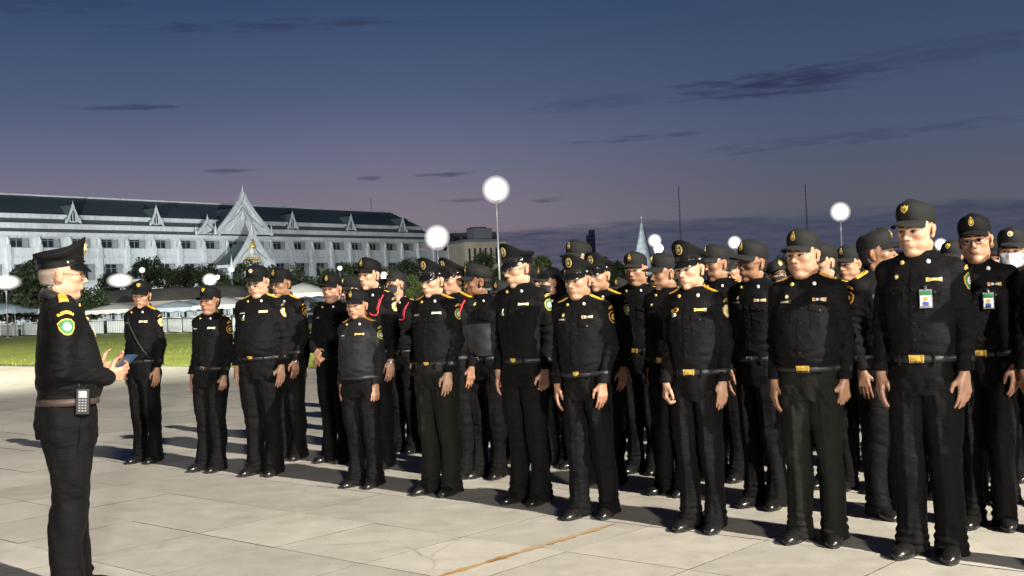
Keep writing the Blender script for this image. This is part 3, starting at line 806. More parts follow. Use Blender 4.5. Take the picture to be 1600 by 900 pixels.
# crowd barriers round the far edge of the lawn
bm_ = MB()
for z in (.12, .95): bm_.tube([(-1.05, 0, z), (1.05, 0, z)], .025, M_barr, 6)
bm_.box((0, .02, .5), (2.06, .012, .72), M_barr); rail = bm_.mesh('panel')
bm_ = MB()
for i in range(12): bm_.tube([(-1.0 + i * 2 / 11, -.02, .1), (-1.0 + i * 2 / 11, -.02, .97)], .012, M_pole, 4)
bars = bm_.mesh('bars'); bm_ = MB()
for x in (-.9, .9): bm_.box((x, 0, .03), (.05, .5, .05), M_pole)
foot = bm_.mesh('foot')
line = [gnd(-40, 529), gnd(0, 527), gnd(240, 521), gnd(455, 521), gnd(520, 523)]
ORD = 'first second third fourth fifth sixth seventh eighth ninth tenth eleventh twelfth thirteenth fourteenth fifteenth sixteenth seventeenth eighteenth nineteenth twentieth twentyfirst twentysecond'.split(); k = 0
for a, b in zip(line, line[1:]):
    L = (b - a).length; n = max(1, int(L / 2.18)); d = (b - a).normalized()
    for i in range(n):
        c = a + d * (L * (i + .5) / n)
        t = thing('barrier', 'pale crowd barrier beyond the lawn, %s from the left in its line' % ORD[min(k, 21)], 'barrier', c, atan2(d.y, d.x), 'crowd barriers beyond the lawn')
        k += 1; new_obj('panel', rail, t); new_obj('bars', bars, t); new_obj('foot', foot, t)

# ------------------------------------------------------------------ visible lamps
def lamp(px, py, Y, rpx, label, cool=False, sx=1., extra=None):
    p = at(px, py, Y); r = rpx * Y / FPX
    t = thing('plaza_lamp', label, 'lamp', (p.x, p.y, 0), 0, 'lit lamps around the plaza')
    m_ = MB(); m_.tube([(0, 0, 0), (0, 0, p.z - r * .9)], [.07, .04], M_pole, 8); m_.lathe([(.2, 0), (.2, .03), (.09, .1)], M_pole); m_.build('pole', t)
    m_ = MB(); m_.ball((0, 0, p.z), r * .78, M_glowc if cool else M_glow, 24, 16, (sx, sx, 1)); m_.build('lamp_core', t)
    for q_ in (.84, .91, .99, 1.09, 1.22): m_ = MB(); m_.ball((0, 0, p.z), r * q_, M_halo, 28, 18, (sx, sx, 1)); m_.build('lamp_globe_and_halo', t)  # added emissive shells build a soft halo round the core
    if extra:
        q = at(extra[0], extra[1], Y) - p; m_ = MB(); m_.ball((q.x, q.y, p.z + q.z), extra[2] * Y / FPX, M_glow, 16, 10); m_.build('lamp_globe_and_halo', t)
    m_ = MB(); m_.lathe([(.08, p.z - r * 1.1), (r * .35 + .03, p.z - r * .96), (r * .35 + .03, p.z - r * .9)], M_pole, n=12); m_.build('bracket', t)
lamp(775, 296, 62, 18, 'highest and brightest round lamp on a thin mast above the ranks')
lamp(683, 371, 75, 16.5, 'large round lamp at the right end of the palace roof')
lamp(1313, 331, 62, 13, 'round lamp on a mast behind the elderly officer')
lamp(1023, 376, 110, 9, 'double lamp just right of the temple spire', extra=(1029, 388, 7))
lamp(1148, 379, 110, 9, 'small round lamp left of the thin spectacled officer')
lamp(1470, 382, 95, 8.5, 'small round lamp by the tall officer at the right')
lamp(9, 441, 77, 10, 'flat wide white lamp at the left edge', True, 1.9)
lamp(188, 438, 92, 9.5, 'flat wide white lamp right of the speaking officer', True, 1.8)
lamp(328, 437, 91, 8.5, 'white lamp over the second capped officer', True, 1.15, extra=(340, 433, 3))
lamp(222, 422, 95, 4, 'tiny lamp against the palace wall over the leftmost rank', True)
lamp(362, 421, 95, 4, 'tiny lamp left of the portico trees', True)
lamp(531, 419, 95, 3.5, 'tiny lamp on the palace wall between two caps', True)
lamp(600, 431, 93, 6, 'small blue white lamp right of the tall capped officer', True)
lamp(1149, 412, 105, 2.5, 'tiny lamp below the small rear lamp', True)
lamp(952, 423, 140, 2.5, 'tiny distant lamp left of the capped officer by the spire', True)
# the two floodlight masts that light the plaza (outside the photo)
for L_, lab in ((KEY, 'unseen tall floodlight mast at the near right of the plaza'), (KEY2, 'unseen floodlight mast beside the lawn at the left')):
    t = thing('unseen_floodlight_mast', lab, 'floodlight', (L_.x, L_.y, 0), atan2(ROWD.y, ROWD.x))
    m_ = MB(); m_.tube([(1.2, 0, 0), (1.2, 0, L_.z)], [.22, .12], M_pole, 10); m_.build('pole', t)
    m_ = MB(); m_.box((1.0, 0, L_.z + .9), (.25, 2.6, .9), M_dark); m_.build('lamp_housing', t)
    m_ = MB(); m_.box((.86, 0, L_.z + .9), (.02, 2.3, .7), M_glow); m_.build('unseen_lamp_glass', t)

# ================================================================== PEOPLE
# ---- signed distance sculpting on a grid
class Grid:
    def __init__(s, lo, hi, h):
        s.h = h; s.lo = np.array(lo, np.float32); n = np.ceil((np.array(hi) - np.array(lo)) / h).astype(int) + 1
        s.ax = [s.lo[i] + h * np.arange(n[i], dtype=np.float32) for i in range(3)]
        s.F = np.full(n, 1.0, np.float32)
    def blk(s, lo, hi, pad):
        sl = []; g = []
        for i in range(3):
            a = max(0, int((lo[i] - pad - s.lo[i]) / s.h)); b = min(len(s.ax[i]), int((hi[i] + pad - s.lo[i]) / s.h) + 2)
            sl.append(slice(a, max(a, b))); g.append(s.ax[i][a:b])
        return tuple(sl), g[0][:, None, None], g[1][None, :, None], g[2][None, None, :]
    def smin(s, sl, d, k):
        A = s.F[sl]
        if A.size == 0: return
        if k > 0:
            h = np.maximum(k - np.abs(A - d), 0) / k; s.F[sl] = np.minimum(A, d) - h * h * k * .25
        else: s.F[sl] = np.minimum(A, d)
    def smax(s, sl, d, k):
        A = s.F[sl]; h = np.maximum(k - np.abs(A - d), 0) / k; s.F[sl] = np.maximum(A, d) + h * h * k * .25
    def _ell(s, c, r, rz, rx, X, Y, Z):
        x, y, z = X - c[0], Y - c[1], Z - c[2]
        if rz: x, y = x * cos(rz) + y * sin(rz), -x * sin(rz) + y * cos(rz)
        if rx: y, z = y * cos(rx) + z * sin(rx), -y * sin(rx) + z * cos(rx)
        k0 = np.sqrt((x / r[0]) ** 2 + (y / r[1]) ** 2 + (z / r[2]) ** 2); return (k0 - 1) * min(r) * .55 + (k0 - 1) * (sum(r) / 3) * .45
    def ell(s, c, r, k=.01, rz=0, rx=0):
        R = max(r); sl, X, Y, Z = s.blk([v - R for v in c], [v + R for v in c], k + 2 * s.h); s.smin(sl, s._ell(c, r, rz, rx, X, Y, Z), k)
    def cut(s, c, r, k=.01, rz=0, rx=0):
        R = max(r); sl, X, Y, Z = s.blk([v - R for v in c], [v + R for v in c], k + 2 * s.h); s.smax(sl, -s._ell(c, r, rz, rx, X, Y, Z), k)
    def cap(s, a, b, ra, rb, k=.01):
        R = max(ra, rb); lo = [min(a[i], b[i]) - R for i in range(3)]; hi = [max(a[i], b[i]) + R for i in range(3)]
        sl, X, Y, Z = s.blk(lo, hi, k + 2 * s.h); d = [b[i] - a[i] for i in range(3)]; L2 = sum(v * v for v in d) + 1e-9
        px, py, pz = X - a[0], Y - a[1], Z - a[2]
        t = np.clip((px * d[0] + py * d[1] + pz * d[2]) / L2, 0, 1)
        dd = np.sqrt((px - t * d[0]) ** 2 + (py - t * d[1]) ** 2 + (pz - t * d[2]) ** 2) - (ra + (rb - ra) * t)
        s.smin(sl, dd, k)
    def loft(s, st, k=.01, e=2.0):
        """stations (z, cx, cy, rx, ry) ascending z: superelliptic vertical tube"""
        st = np.array(st, np.float32); z = st[:, 0]; R = max(st[:, 3].max(), st[:, 4].max())
        sl, X, Y, Z = s.blk([st[:, 1].min() - R, st[:, 2].min() - R, z[0]], [st[:, 1].max() + R, st[:, 2].max() + R, z[-1]], k + 2 * s.h)
        zz = np.clip(Z, z[0], z[-1]); f = [np.interp(zz.ravel(), z, st[:, i]).astype(np.float32).reshape(Z.shape) for i in (1, 2, 3, 4)]
        q = (np.abs((X - f[0]) / f[2]) ** e + np.abs((Y - f[1]) / f[3]) ** e) ** (1 / e)
        d = (q - 1) * np.minimum(f[2], f[3]); d = np.maximum(d, np.maximum(z[0] - Z, Z - z[-1])); s.smin(sl, d, k)
    def displace(s, fn, band=.03):
        i, j, k = np.nonzero(np.abs(s.F) < band); P = (s.ax[0][i], s.ax[1][j], s.ax[2][k]); s.F[i, j, k] += fn(*P)
    def mesh(s):
        F = s.F; S = F < 0
        F[0] = F[-1] = 1; F[:, 0] = F[:, -1] = 1; F[:, :, 0] = F[:, :, -1] = 1; S = F < 0
        c = np.zeros(tuple(n - 1 for n in F.shape), np.uint8)
        for a in (0, 1):
            for b in (0, 1):
                for d in (0, 1): c += S[a:F.shape[0] - 1 + a, b:F.shape[1] - 1 + b, d:F.shape[2] - 1 + d]
        I = np.argwhere((c > 0) & (c < 8)); idx = np.full(c.shape, -1, np.int32); idx[tuple(I.T)] = np.arange(len(I))
        acc = np.zeros((len(I), 3), np.float32); cnt = np.zeros(len(I), np.float32)
        for axx in range(3):
            o1, o2 = [i for i in range(3) if i != axx]
            for a in (0, 1):
                for b in (0, 1):
                    p = I.copy(); p[:, o1] += a; p[:, o2] += b; q = p.copy(); q[:, axx] += 1
                    f0 = F[tuple(p.T)]; f1 = F[tuple(q.T)]; m = (f0 < 0) != (f1 < 0)
                    t = np.where(m, f0 / np.where(m, f0 - f1, 1), 0)
                    w_ = p - I; v = w_.astype(np.float32); v[:, axx] += t
                    acc += v * m[:, None]; cnt += m
        V = (I + acc / cnt[:, None]) * s.h + s.lo
        Q = []
        for axx in range(3):
            o1, o2 = [(1, 2), (2, 0), (0, 1)][axx]
            sl0 = [slice(None)] * 3; sl1 = [slice(None)] * 3; sl0[axx] = slice(0, -1); sl1[axx] = slice(1, None)
            D = S[tuple(sl0)] != S[tuple(sl1)]; E_ = np.argwhere(D)
            ins = S[tuple(sl0)][tuple(E_.T)]
            def cell(da, db):
                p = E_.copy(); p[:, o1] -= da; p[:, o2] -= db; return idx[tuple(p.T)]
            q = np.stack([cell(1, 1), cell(0, 1), cell(0, 0), cell(1, 0)], 1)
            q[~ins] = q[~ins][:, ::-1]; Q.append(q)
        return V, np.concatenate(Q)
def bvh(V, Q): return BVHTree.FromPolygons([tuple(v) for v in V.tolist()], Q.tolist())

# ---- faces
def head_geo(h, wid=1., jaw=1., length=1., nose=1., fat=0., seed=0):
    g = Grid((-.115, -.145, -.215), (.115, .13, .135), h)
    g.ell((0, .012, .035), (.0765 * wid, .098, .083), 0)
    g.ell((0, -.030, .020), (.066 * wid, .062, .060), .03)
    g.ell((0, -.022, -.045 * length), ((.058 + .012 * fat) * jaw, .064, .072 * length), .03)
    for sx in (-1, 1):
        g.ell((sx * .040 * wid, -.058, -.018), (.026, .022, .022), .02)                         # cheekbone
        g.ell((sx * (.046 + .010 * fat) * jaw, -.012, -.066 * length), (.018, .032, .026), .025)      # jaw angle
        g.ell((sx * .030, -.045, -.062 * length), (.022 + .010 * fat, .024, .026), .02)
        g.ell((sx * .028, -.083, .024), (.024, .010, .009), .012)                              # brow ridge
    g.ell((0, -.066, -.100 * length), (.024 * jaw, .022, .018), .018)                          # chin
    if fat > .3: g.ell((0, -.032, -.112 * length), (.045, .04, .022), .025)
    g.ell((0, -.078, -.058 * length), (.028, .018, .022), .016)                                 # muzzle
    for sx in (-1, 1): g.cut((sx * .031 * wid, -.101, .001), (.020, .016, .012), .012)            # sockets
    for sx in (-1, 1): g.ell((sx * .031 * wid, -.0745, .000), (.0145, .0125, .0105), .003)     # eyeballs under lids
    g.cap((0, -.086, .014), (0, -.104 - .004 * nose, -.026), .0075, .0105 * nose, .010)
    g.ell((0, -.108 - .003 * nose, -.029), (.0105 * nose, .010, .0085), .006)
    for sx in (-1, 1): g.ell((sx * .0125 * nose, -.097, -.033), (.0075, .009, .0065), .006)
    g.ell((0, -.0955, -.0585 * length), (.022, .0075, .0050), .005)                              # lips
    g.ell((0, -.0940, -.0680 * length), (.019, .0080, .0055), .005)
    g.cut((0, -.1035, -.0632 * length), (.022, .008, .0016), .002)
    g.cut((0, -.092, -.080 * length), (.018, .006, .005), .006)
    for sx in (-1, 1):
        for t_ in range(5):
            q_ = t_ / 4; g.cut((sx * (.021 + .013 * q_), -.1005 + .012 * q_, (-.034 - .030 * q_) * length), (.0035, .006, .007), .005)
        g.ell((sx * .031, -.080, -.0135), (.015, .006, .004), .006)                           # pouch under the eye
    for sx in (-1, 1):                                                                        # ears
        g.ell((sx * .080 * wid, .016, -.006), (.007, .019, .031), .006, rz=sx * .35)
        g.ell((sx * .085 * wid, .022, .008), (.006, .013, .018), .004, rz=sx * .5)
        g.cut((sx * .0915 * wid, .008, -.002), (.006, .010, .016), .004)
        g.ell((sx * .078 * wid, .006, -.030), (.007, .009, .010), .005)
    nr = .052 + .006 * fat + (.0 if wid > .97 else -.006)
    g.loft([(-.205, 0, .030, nr * 1.18, nr * 1.15), (-.14, 0, .026, nr, nr * 1.03), (-.07, 0, .012, nr * .98, nr * 1.05)], .022)
    for sx in (-1, 1): g.cap((sx * .052, .03, -.07), (sx * .018, -.022, -.185), .013, .011, .022)
    g.ell((0, -.024, -.135), (.012, .014, .018), .015)
    V, Q = g.mesh()
    tint = np.ones((len(V), 4), np.float32)
    def spot_(cx, cy, cz, r, colr, st):
        d = ((V[:, 0] - cx) / r[0]) ** 2 + ((V[:, 1] - cy) / r[1]) ** 2 + ((V[:, 2] - cz) / r[2]) ** 2
        w_ = (np.exp(-d * 1.2) * st)[:, None]; tint[:, :3] = tint[:, :3] * (1 - w_) + np.array(colr) * w_
    spot_(0, -.1, -.0632 * length, (.024, .02, .010), (.62, .36, .34), .9)
    for sx in (-1, 1):
        spot_(sx * .045, -.07, -.03, (.03, .04, .025), (1.02, .86, .82), .6)
        spot_(sx * .09, .016, 0, (.015, .03, .04), (1.05, .82, .76), .6)
    spot_(0, -.11, -.03, (.015, .02, .012), (1.02, .86, .82), .5)
    spot_(0, -.085, -.09, (.04, .04, .03), (.90, .89, .90), .5)                                 # shaven chin
    return V, Q, tint
def hair_geo(h, V0=None, wid=1., amt=.005):
    g = Grid((-.1, -.12, -.12), (.1, .13, .14), h)
    g.ell((0, .013, .035), (.0765 * wid + amt, .098 + amt, .083 + amt), 0)
    g.loft([(-.085, 0, .045, .045, .04), (-.05, 0, .035, .058 * wid, .065), (0, 0, .02, .073 * wid, .09)], .02)
    sl, X, Y, Z = g.blk((-1, -1, -1), (1, 1, 1), 0)
    front = -.045 - Y + 0 * Z + 0 * X                       # keep behind the temple
    front = np.where(Z > .05, -.3, front)
    ear = .034 - np.sqrt((Y - .010) ** 2 + ((Z + .012) * .8) ** 2) + 0 * X
    ear = np.where(np.abs(X) > .05, ear, -.2) + 0 * Z
    low = (-.055 + .9 * np.maximum(.03 - Y, 0) * .6) - Z + 0 * X
    g.F = np.maximum(np.maximum(g.F, front), np.maximum(ear, low)).astype(np.float32)
    return g.mesh()

# ---- decals that lie on a sculpted surface
def decal(tree, o, n, up, polys, off=.002, th=.0025):
    """polys: list of (list of (u,v), material, extra height); every polygon becomes a thin raised piece"""
    n = Vector(n).normalized(); up = Vector(up); up = (up - n * up.dot(n)).normalized(); r = up.cross(n)
    o = Vector(o); m = MB()
    for pts, mt, ex in polys:
        P = []
        cu = sum(p[0] for p in pts) / len(pts); cv = sum(p[1] for p in pts) / len(pts)
        ring = [(u, v) for u, v in pts] + [(cu + (u - cu) * .5, cv + (v - cv) * .5) for u, v in pts] + [(cu, cv)]
        last = None
        for u, v in ring:
            q = o + r * u + up * v + n * .25
            hit = tree.ray_cast(q, -n, .6)
            p = hit[0] if hit[0] is not None else None
            P.append(p)
        ok = [p for p in P if p is not None]
        if not ok: continue
        dm = sorted((p - o).dot(n) for p in ok)[len(ok) // 2]
        P = [(p if p is not None and abs((p - o).dot(n) - dm) < .05 else o + r * u + up * v + n * dm) + n * (off + ex) for p, (u, v) in zip(P, ring)]
        k = len(pts); base = [p - n * (th + off + ex) for p in P[:k]]
        F = [(i, (i + 1) % k, k + (i + 1) % k, k + i) for i in range(k)] + [(k + i, k + (i + 1) % k, 2 * k) for i in range(k)] + [(2 * k + 1 + i, 2 * k + 1 + (i + 1) % k, (i + 1) % k, i) for i in range(k)]
        m.add(P + base, F, mt, False)
    return m
def rect(w_, h_, cx=0, cy=0, nx=1):
    top = [(cx + w_ / 2 - w_ * i / nx, cy + h_ / 2) for i in range(nx + 1)]; bot = [(cx - w_ / 2 + w_ * i / nx, cy - h_ / 2) for i in range(nx + 1)]
    return bot + top
def disc(r, cx=0, cy=0, n=12, ry=None): return [(cx + r * cos(2 * pi * i / n), cy + (ry or r) * sin(2 * pi * i / n)) for i in range(n)]
def drop(r, cx=0, cy=0, n=14):
    return [(cx + r * sin(t) * (.5 - .5 * cos(t)) ** .45 * .95 if False else cx + r * .8 * sin(t) * sin(t / 2) ** 1.0, cy - r * cos(t) * -1.15 if False else cy + r * 1.2 * cos(t)) for t in [2 * pi * i / n for i in range(n)]]

class HeadKit: pass
def make_head(**kw):
    K = HeadKit(); K.lo = {}; K.eyes = []
    hw = kw.get('wid', 1.)
    for lod, h in ((0, .0042), (1, .0075)): K.lo[lod] = head_geo(h, **kw)
    V, Q, _ = K.lo[0]; t = bvh(V, Q)
    brow = MB()
    for sx in (-1, 1):
        eyes = MB()
        x = sx * .031 * hw
        al = [(-.0135, -.001), (-.008, -.0048), (0, -.006), (.008, -.0046), (.0135, .0008 * 1), (.008, .0036), (0, .0052), (-.008, .004)]
        al = [(u * 1.05, v * 1.1) for u, v in al]
        ir = disc(.0062, 0, -.0002, 10, .0056)
        lid = [(-.0150, -.0015), (-.009, .0030), (0, .0046), (.009, .0034), (.0155, .0005), (.0150, .0045), (.008, .0088), (-.002, .0096), (-.012, .0065)]
        for poly, mt, ex in ((al, M_eyew, 0), (ir, M_iris, .0006), (lid, M_brow, .001)):
            d = decal(t, (x, -.09, 0), (sx * .22, -1, 0), (0, 0, 1), [(poly, mt, ex)], .0004, .002); eyes.add(d.v, d.f, mt, True)
        K.eyes.append(eyes.mesh('eye'))
        bw = [(-.021, -.001), (-.008, .001), (.010, .0005), (.022, -.0045), (.012, .0072), (-.008, .0082), (-.021, .005)]
        bw = [(u * sx, v) for u, v in bw]
        if sx < 0: bw = bw[::-1]
        d = decal(t, (sx * .030, -.09, .0215), (sx * .25, -1, 0), (0, 0, 1), [(bw, M_brow, 0)], .0008, .002); brow.add(d.v, d.f, M_brow, True)
    K.brow = brow.mesh('eyebrows')
    hv, hq = hair_geo(.0065, wid=hw, amt=.004); K.hair = np_mesh('hair', hv, hq, M_hair)
    gl = MB()
    for sx in (-1, 1):
        c = (sx * .033, -.106, -.002); pts = []
        for i in range(17):
            a = 2 * pi * i / 16; pts.append((c[0] + .024 * np.sign(cos(a)) * abs(cos(a)) ** .7, c[1] + .25 * abs(c[0] + .024 * cos(a)) ** 1.6, c[2] + .0155 * np.sign(sin(a)) * abs(sin(a)) ** .7))
        gl.tube(pts, .0013, M_dark, 5, False)
        e = (sx * .060 * hw, -.100, .004); gl.tube([e, (sx * .079 * hw, -.06, .004), (sx * .082 * hw, .012, .006)], .0013, M_dark, 5)
        gl.add([(c[0] + .023 * cos(2 * pi * i / 12), c[1] + .25 * abs(c[0]) ** 1.6, c[2] + .0148 * sin(2 * pi * i / 12)) for i in range(12)], [tuple(range(12))], M_lens)
    gl.tube([(-.010, -.106, .003), (0, -.110, .006), (.010, -.106, .003)], .0013, M_dark, 5)
    K.glasses = gl.mesh('spectacles')
    def mask_mesh(m_):
        mb = MB(); V = []; nu, nv = 13, 8
        for i in range(nu):
            for j in range(nv):
                u = (i / (nu - 1) * 2 - 1); v = j / (nv - 1)
                a = u * 1.15; z = -.006 - v * (.100 - .030 * abs(u) ** 2) - .018 * abs(u) ** 2 * (1 - v)
                dirn_ = Vector((sin(a), -cos(a), 0)); o_ = Vector((0, .0, z)); hit = t.ray_cast(o_ + dirn_ * .2, -dirn_, .25)
                r_ = .1 if hit[0] is None else (hit[0] - o_).length
                V.append(o_ + dirn_ * (r_ + .004 + .006 * (1 - abs(u)) * sin(pi * v)))
        mb.add(V, [(i * nv + j, i * nv + j + 1, (i + 1) * nv + j + 1, (i + 1) * nv + j) for i in range(nu - 1) for j in range(nv - 1)], m_, True)
        for sx in (-1, 1): mb.tube([V[(0 if sx < 0 else nu - 1) * nv + 1], (sx * .088 * hw, .03, .02)], .0012, m_, 4)
        return mb.mesh('face_mask')
    K.mask = {True: mask_mesh(M_wmask), False: mask_mesh(M_mask)}
    return K
# ---- caps, in head coordinates
def ringpt(a, ax_, ay, cy): return sin(a) * ax_, cy - cos(a) * ay          # a=0 is the front
def cap_meshes(m_c):
    n = 48; V = []; F = []; prof = []
    rows = [(0, 0), (.12, .002), (.30, .003), (.5, .001), (.66, -.004), (.80, -.016), (.90, -.032), (.97, -.052), (1.0, -.075)]
    for t, ins in rows:
        for i in range(n):
            a = 2 * pi * i / n; zb = .036 * cos(a) * .5 + .026 - .0; fr = max(0, cos(a)) ** 1.5
            seam = .0018 * max(0, 1 - abs(((a + pi / 6) % (pi / 3)) - pi / 6) * 14) if t > .1 else 0
            x, y = ringpt(a, .084 + ins - seam + .001, .106 + ins - seam, .010)
            top = .131 + .014 * fr - .012 * max(0, -cos(a))
            V.append((x, y - .006 * fr * t, zb + (top - zb) * t + .0012 * sin(5 * a + 9 * t)))
    R = len(rows); V.append((0, .006, .135))
    for r in range(R - 1):
        for i in range(n): F.append((r * n + i, r * n + (i + 1) % n, (r + 1) * n + (i + 1) % n, (r + 1) * n + i))
    for i in range(n): F.append(((R - 1) * n + i, (R - 1) * n + (i + 1) % n, len(V) - 1))
    c = MB(); c.add(V, F, m_c, True); c.add(V[:n], [tuple(range(n))[::-1]], M_dark)
    c.ball((0, .006, .136), .007, m_c, 8, 5, (1, 1, .6))
    v = MB(); V = []; nu, nv = 17, 6
    for s_ in (0, 1):
        for i in range(nu):
            for j in range(nv):
                a = (i / (nu - 1) * 2 - 1) * 1.12; t = j / (nv - 1)
                zb = .018 * cos(a) + .026; x, y = ringpt(a, .084, .106, .010)
                ext = .086 * max(0, cos(a * 1.36)) ** .5
                V.append((x * (1 + .05 * t), y - ext * t, zb - .006 * t - .010 * t * t - .016 * (sin(a) ** 2) * t + .0 - s_ * .0035))
    L = nu * nv
    Fv = [(i * nv + j, i * nv + j + 1, (i + 1) * nv + j + 1, (i + 1) * nv + j) for i in range(nu - 1) for j in range(nv - 1)]
    v.add(V, Fv + [tuple(q + L for q in f[::-1]) for f in Fv] + [(i * nv + nv - 1, i * nv + nv - 1 + L, (i + 1) * nv + nv - 1 + L, (i + 1) * nv + nv - 1) for i in range(nu - 1)], m_c, True)
    tr = BVHTree.FromPolygons([Vector(p) for p in c.v], c.f)
    b1 = decal(tr, (0, -.1, .098), (0, -1, .12), (0, 0, 1), [(drop(.023), M_gold, .001), (drop(.0165, 0, -.001), M_dark, .002), (drop(.011, 0, -.002), M_goldcl, .003), (disc(.004, 0, .004, 8), M_gold, .004)])
    b2 = decal(tr, (0, -.1, .098), (0, -1, .12), (0, 0, 1), [([(-.018, .018), (-.008, .010), (0, .020), (.008, .010), (.018, .018), (.016, -.006), (0, -.02), (-.016, -.006)][::-1], M_goldcl, .001), (disc(.008, 0, -.002, 8), M_dark, .002), (disc(.0045, 0, -.002, 8), M_gold, .003)])
    b3 = decal(tr, (0, -.1, .098), (0, -1, .12), (0, 0, 1), [(disc(.017), M_cream, .001), (disc(.010, 0, 0, 9), M_gold, .002), (disc(.005, 0, 0, 7), M_orange, .003)])
    return dict(crown=c.mesh('cap'), visor=v.mesh('visor'), badge=[b1.mesh('badge'), b2.mesh('badge'), b3.mesh('badge')])
def peaked_meshes():
    n = 56; V = []; F = []
    def band(a, t): x, y = ringpt(a, .0845 + .003 * t, .106 + .002 * t, .010); return (x, y, .024 + .020 * cos(a) + .046 * t)
    def rim(a, f, dz=0):
        c = (cos(a) + 1) / 2; x, y = ringpt(a, .106 * f, .114 * f, .012)
        return (x, y + .012 * (1 - c), .092 + .074 * c ** 2.6 - .022 * (1 - c) ** 1.2 + .004 * cos(2 * a) + dz)
    rows = []
    for t in (0, .5, 1): rows.append([band(2 * pi * i / n, t) for i in range(n)])
    for f in (.25, .55, .85):
        rw = []
        for i in range(n):
            a = 2 * pi * i / n; p = Vector(band(a, 1)); q = Vector(rim(a, 1, -.006)); k = p.lerp(q, f); k.z += -.008 * sin(pi * f) * (1 - max(0, cos(a))); rw.append(tuple(k))
        rows.append(rw)
    rows.append([rim(2 * pi * i / n, 1.0, -.004) for i in range(n)]); rows.append([rim(2 * pi * i / n, 1.005, .002) for i in range(n)]); rows.append([rim(2 * pi * i / n, .975, .007) for i in range(n)])
    for f, dz in ((.8, .006), (.55, .004), (.3, .001)):
        rw = []
        for i in range(n):
            p = Vector(rim(2 * pi * i / n, f)); z = rim(2 * pi * i / n, 1)[2]; rw.append((p.x, p.y, .112 + (z - .112) * f ** 1.2 + dz))
        rows.append(rw)
    V = [p for r in rows for p in r]; R = len(rows); V.append((0, .03, .111))
    for r in range(R - 1):
        for i in range(n): F.append((r * n + i, r * n + (i + 1) % n, (r + 1) * n + (i + 1) % n, (r + 1) * n + i))
    for i in range(n): F.append(((R - 1) * n + i, (R - 1) * n + (i + 1) % n, len(V) - 1))
    c = MB(); c.add(V, F, M_capd, True); c.add(V[:n], [tuple(range(n))[::-1]], M_dark)
    bd = MB(); VV = []
    for t in (-.02, .6):
        for i in range(n): a = 2 * pi * i / n; p = band(a, t); VV.append((p[0] * 1.02, (p[1] - .01) * 1.02 + .01, p[2]))
    bd.add(VV, [(i, (i + 1) % n, n + (i + 1) % n, n + i) for i in range(n)], M_patent, True)
    v = MB(); V = []; nu, nv = 19, 6
    for s_ in (0, 1):
        for i in range(nu):
            for j in range(nv):
                a = (i / (nu - 1) * 2 - 1) * 1.18; t = j / (nv - 1); x, y, z = band(a, 0); ext = .043 * max(0, cos(a * 1.3)) ** .6
                V.append((x * (1.01 + .03 * t), y - ext * t, z + .003 - .036 * t * max(0, cos(a * 1.25)) ** .5 - .006 * t - s_ * .003))
    L = nu * nv; Fv = [(i * nv + j, i * nv + j + 1, (i + 1) * nv + j + 1, (i + 1) * nv + j) for i in range(nu - 1) for j in range(nv - 1)]
    v.add(V, Fv + [tuple(q + L for q in f[::-1]) for f in Fv] + [(i * nv + nv - 1, i * nv + nv - 1 + L, (i + 1) * nv + nv - 1 + L, (i + 1) * nv + nv - 1) for i in range(nu - 1)], M_patent, True)
    s = MB(); pts = [(band(a, .25)[0] * 1.045, (band(a, .25)[1] - .01) * 1.045 + .01, band(a, .12)[2] + .004) for a in [(-1.35 + 2.7 * i / 20) for i in range(21)]]
    s.tube(pts, .0055, M_patent, 6)
    for sg in (-1, 1): p = band(sg * 1.28, .4); s.ball((p[0] * 1.07, p[1] * 1.04, p[2]), .0085, M_silver, 10, 6)
    tr = BVHTree.FromPolygons([Vector(p) for p in c.v], c.f)
    b = decal(tr, (0, -.12, .118), (0, -1, .05), (0, 0, 1), [(disc(.023, 0, 0, 16, .032), M_gold, .002), (disc(.017, 0, 0, 16, .025), M_dark, .004), (drop(.017, 0, .002), M_silver, .006), (disc(.007, 0, -.004, 8), M_gold, .008), (disc(.0045, 0, .018, 8), M_gold, .008)])
    return dict(crown=c.mesh('peaked_cap'), band=bd.mesh('cap_band'), visor=v.mesh('visor'), strap=s.mesh('chin_strap'), badge=b.mesh('badge'))

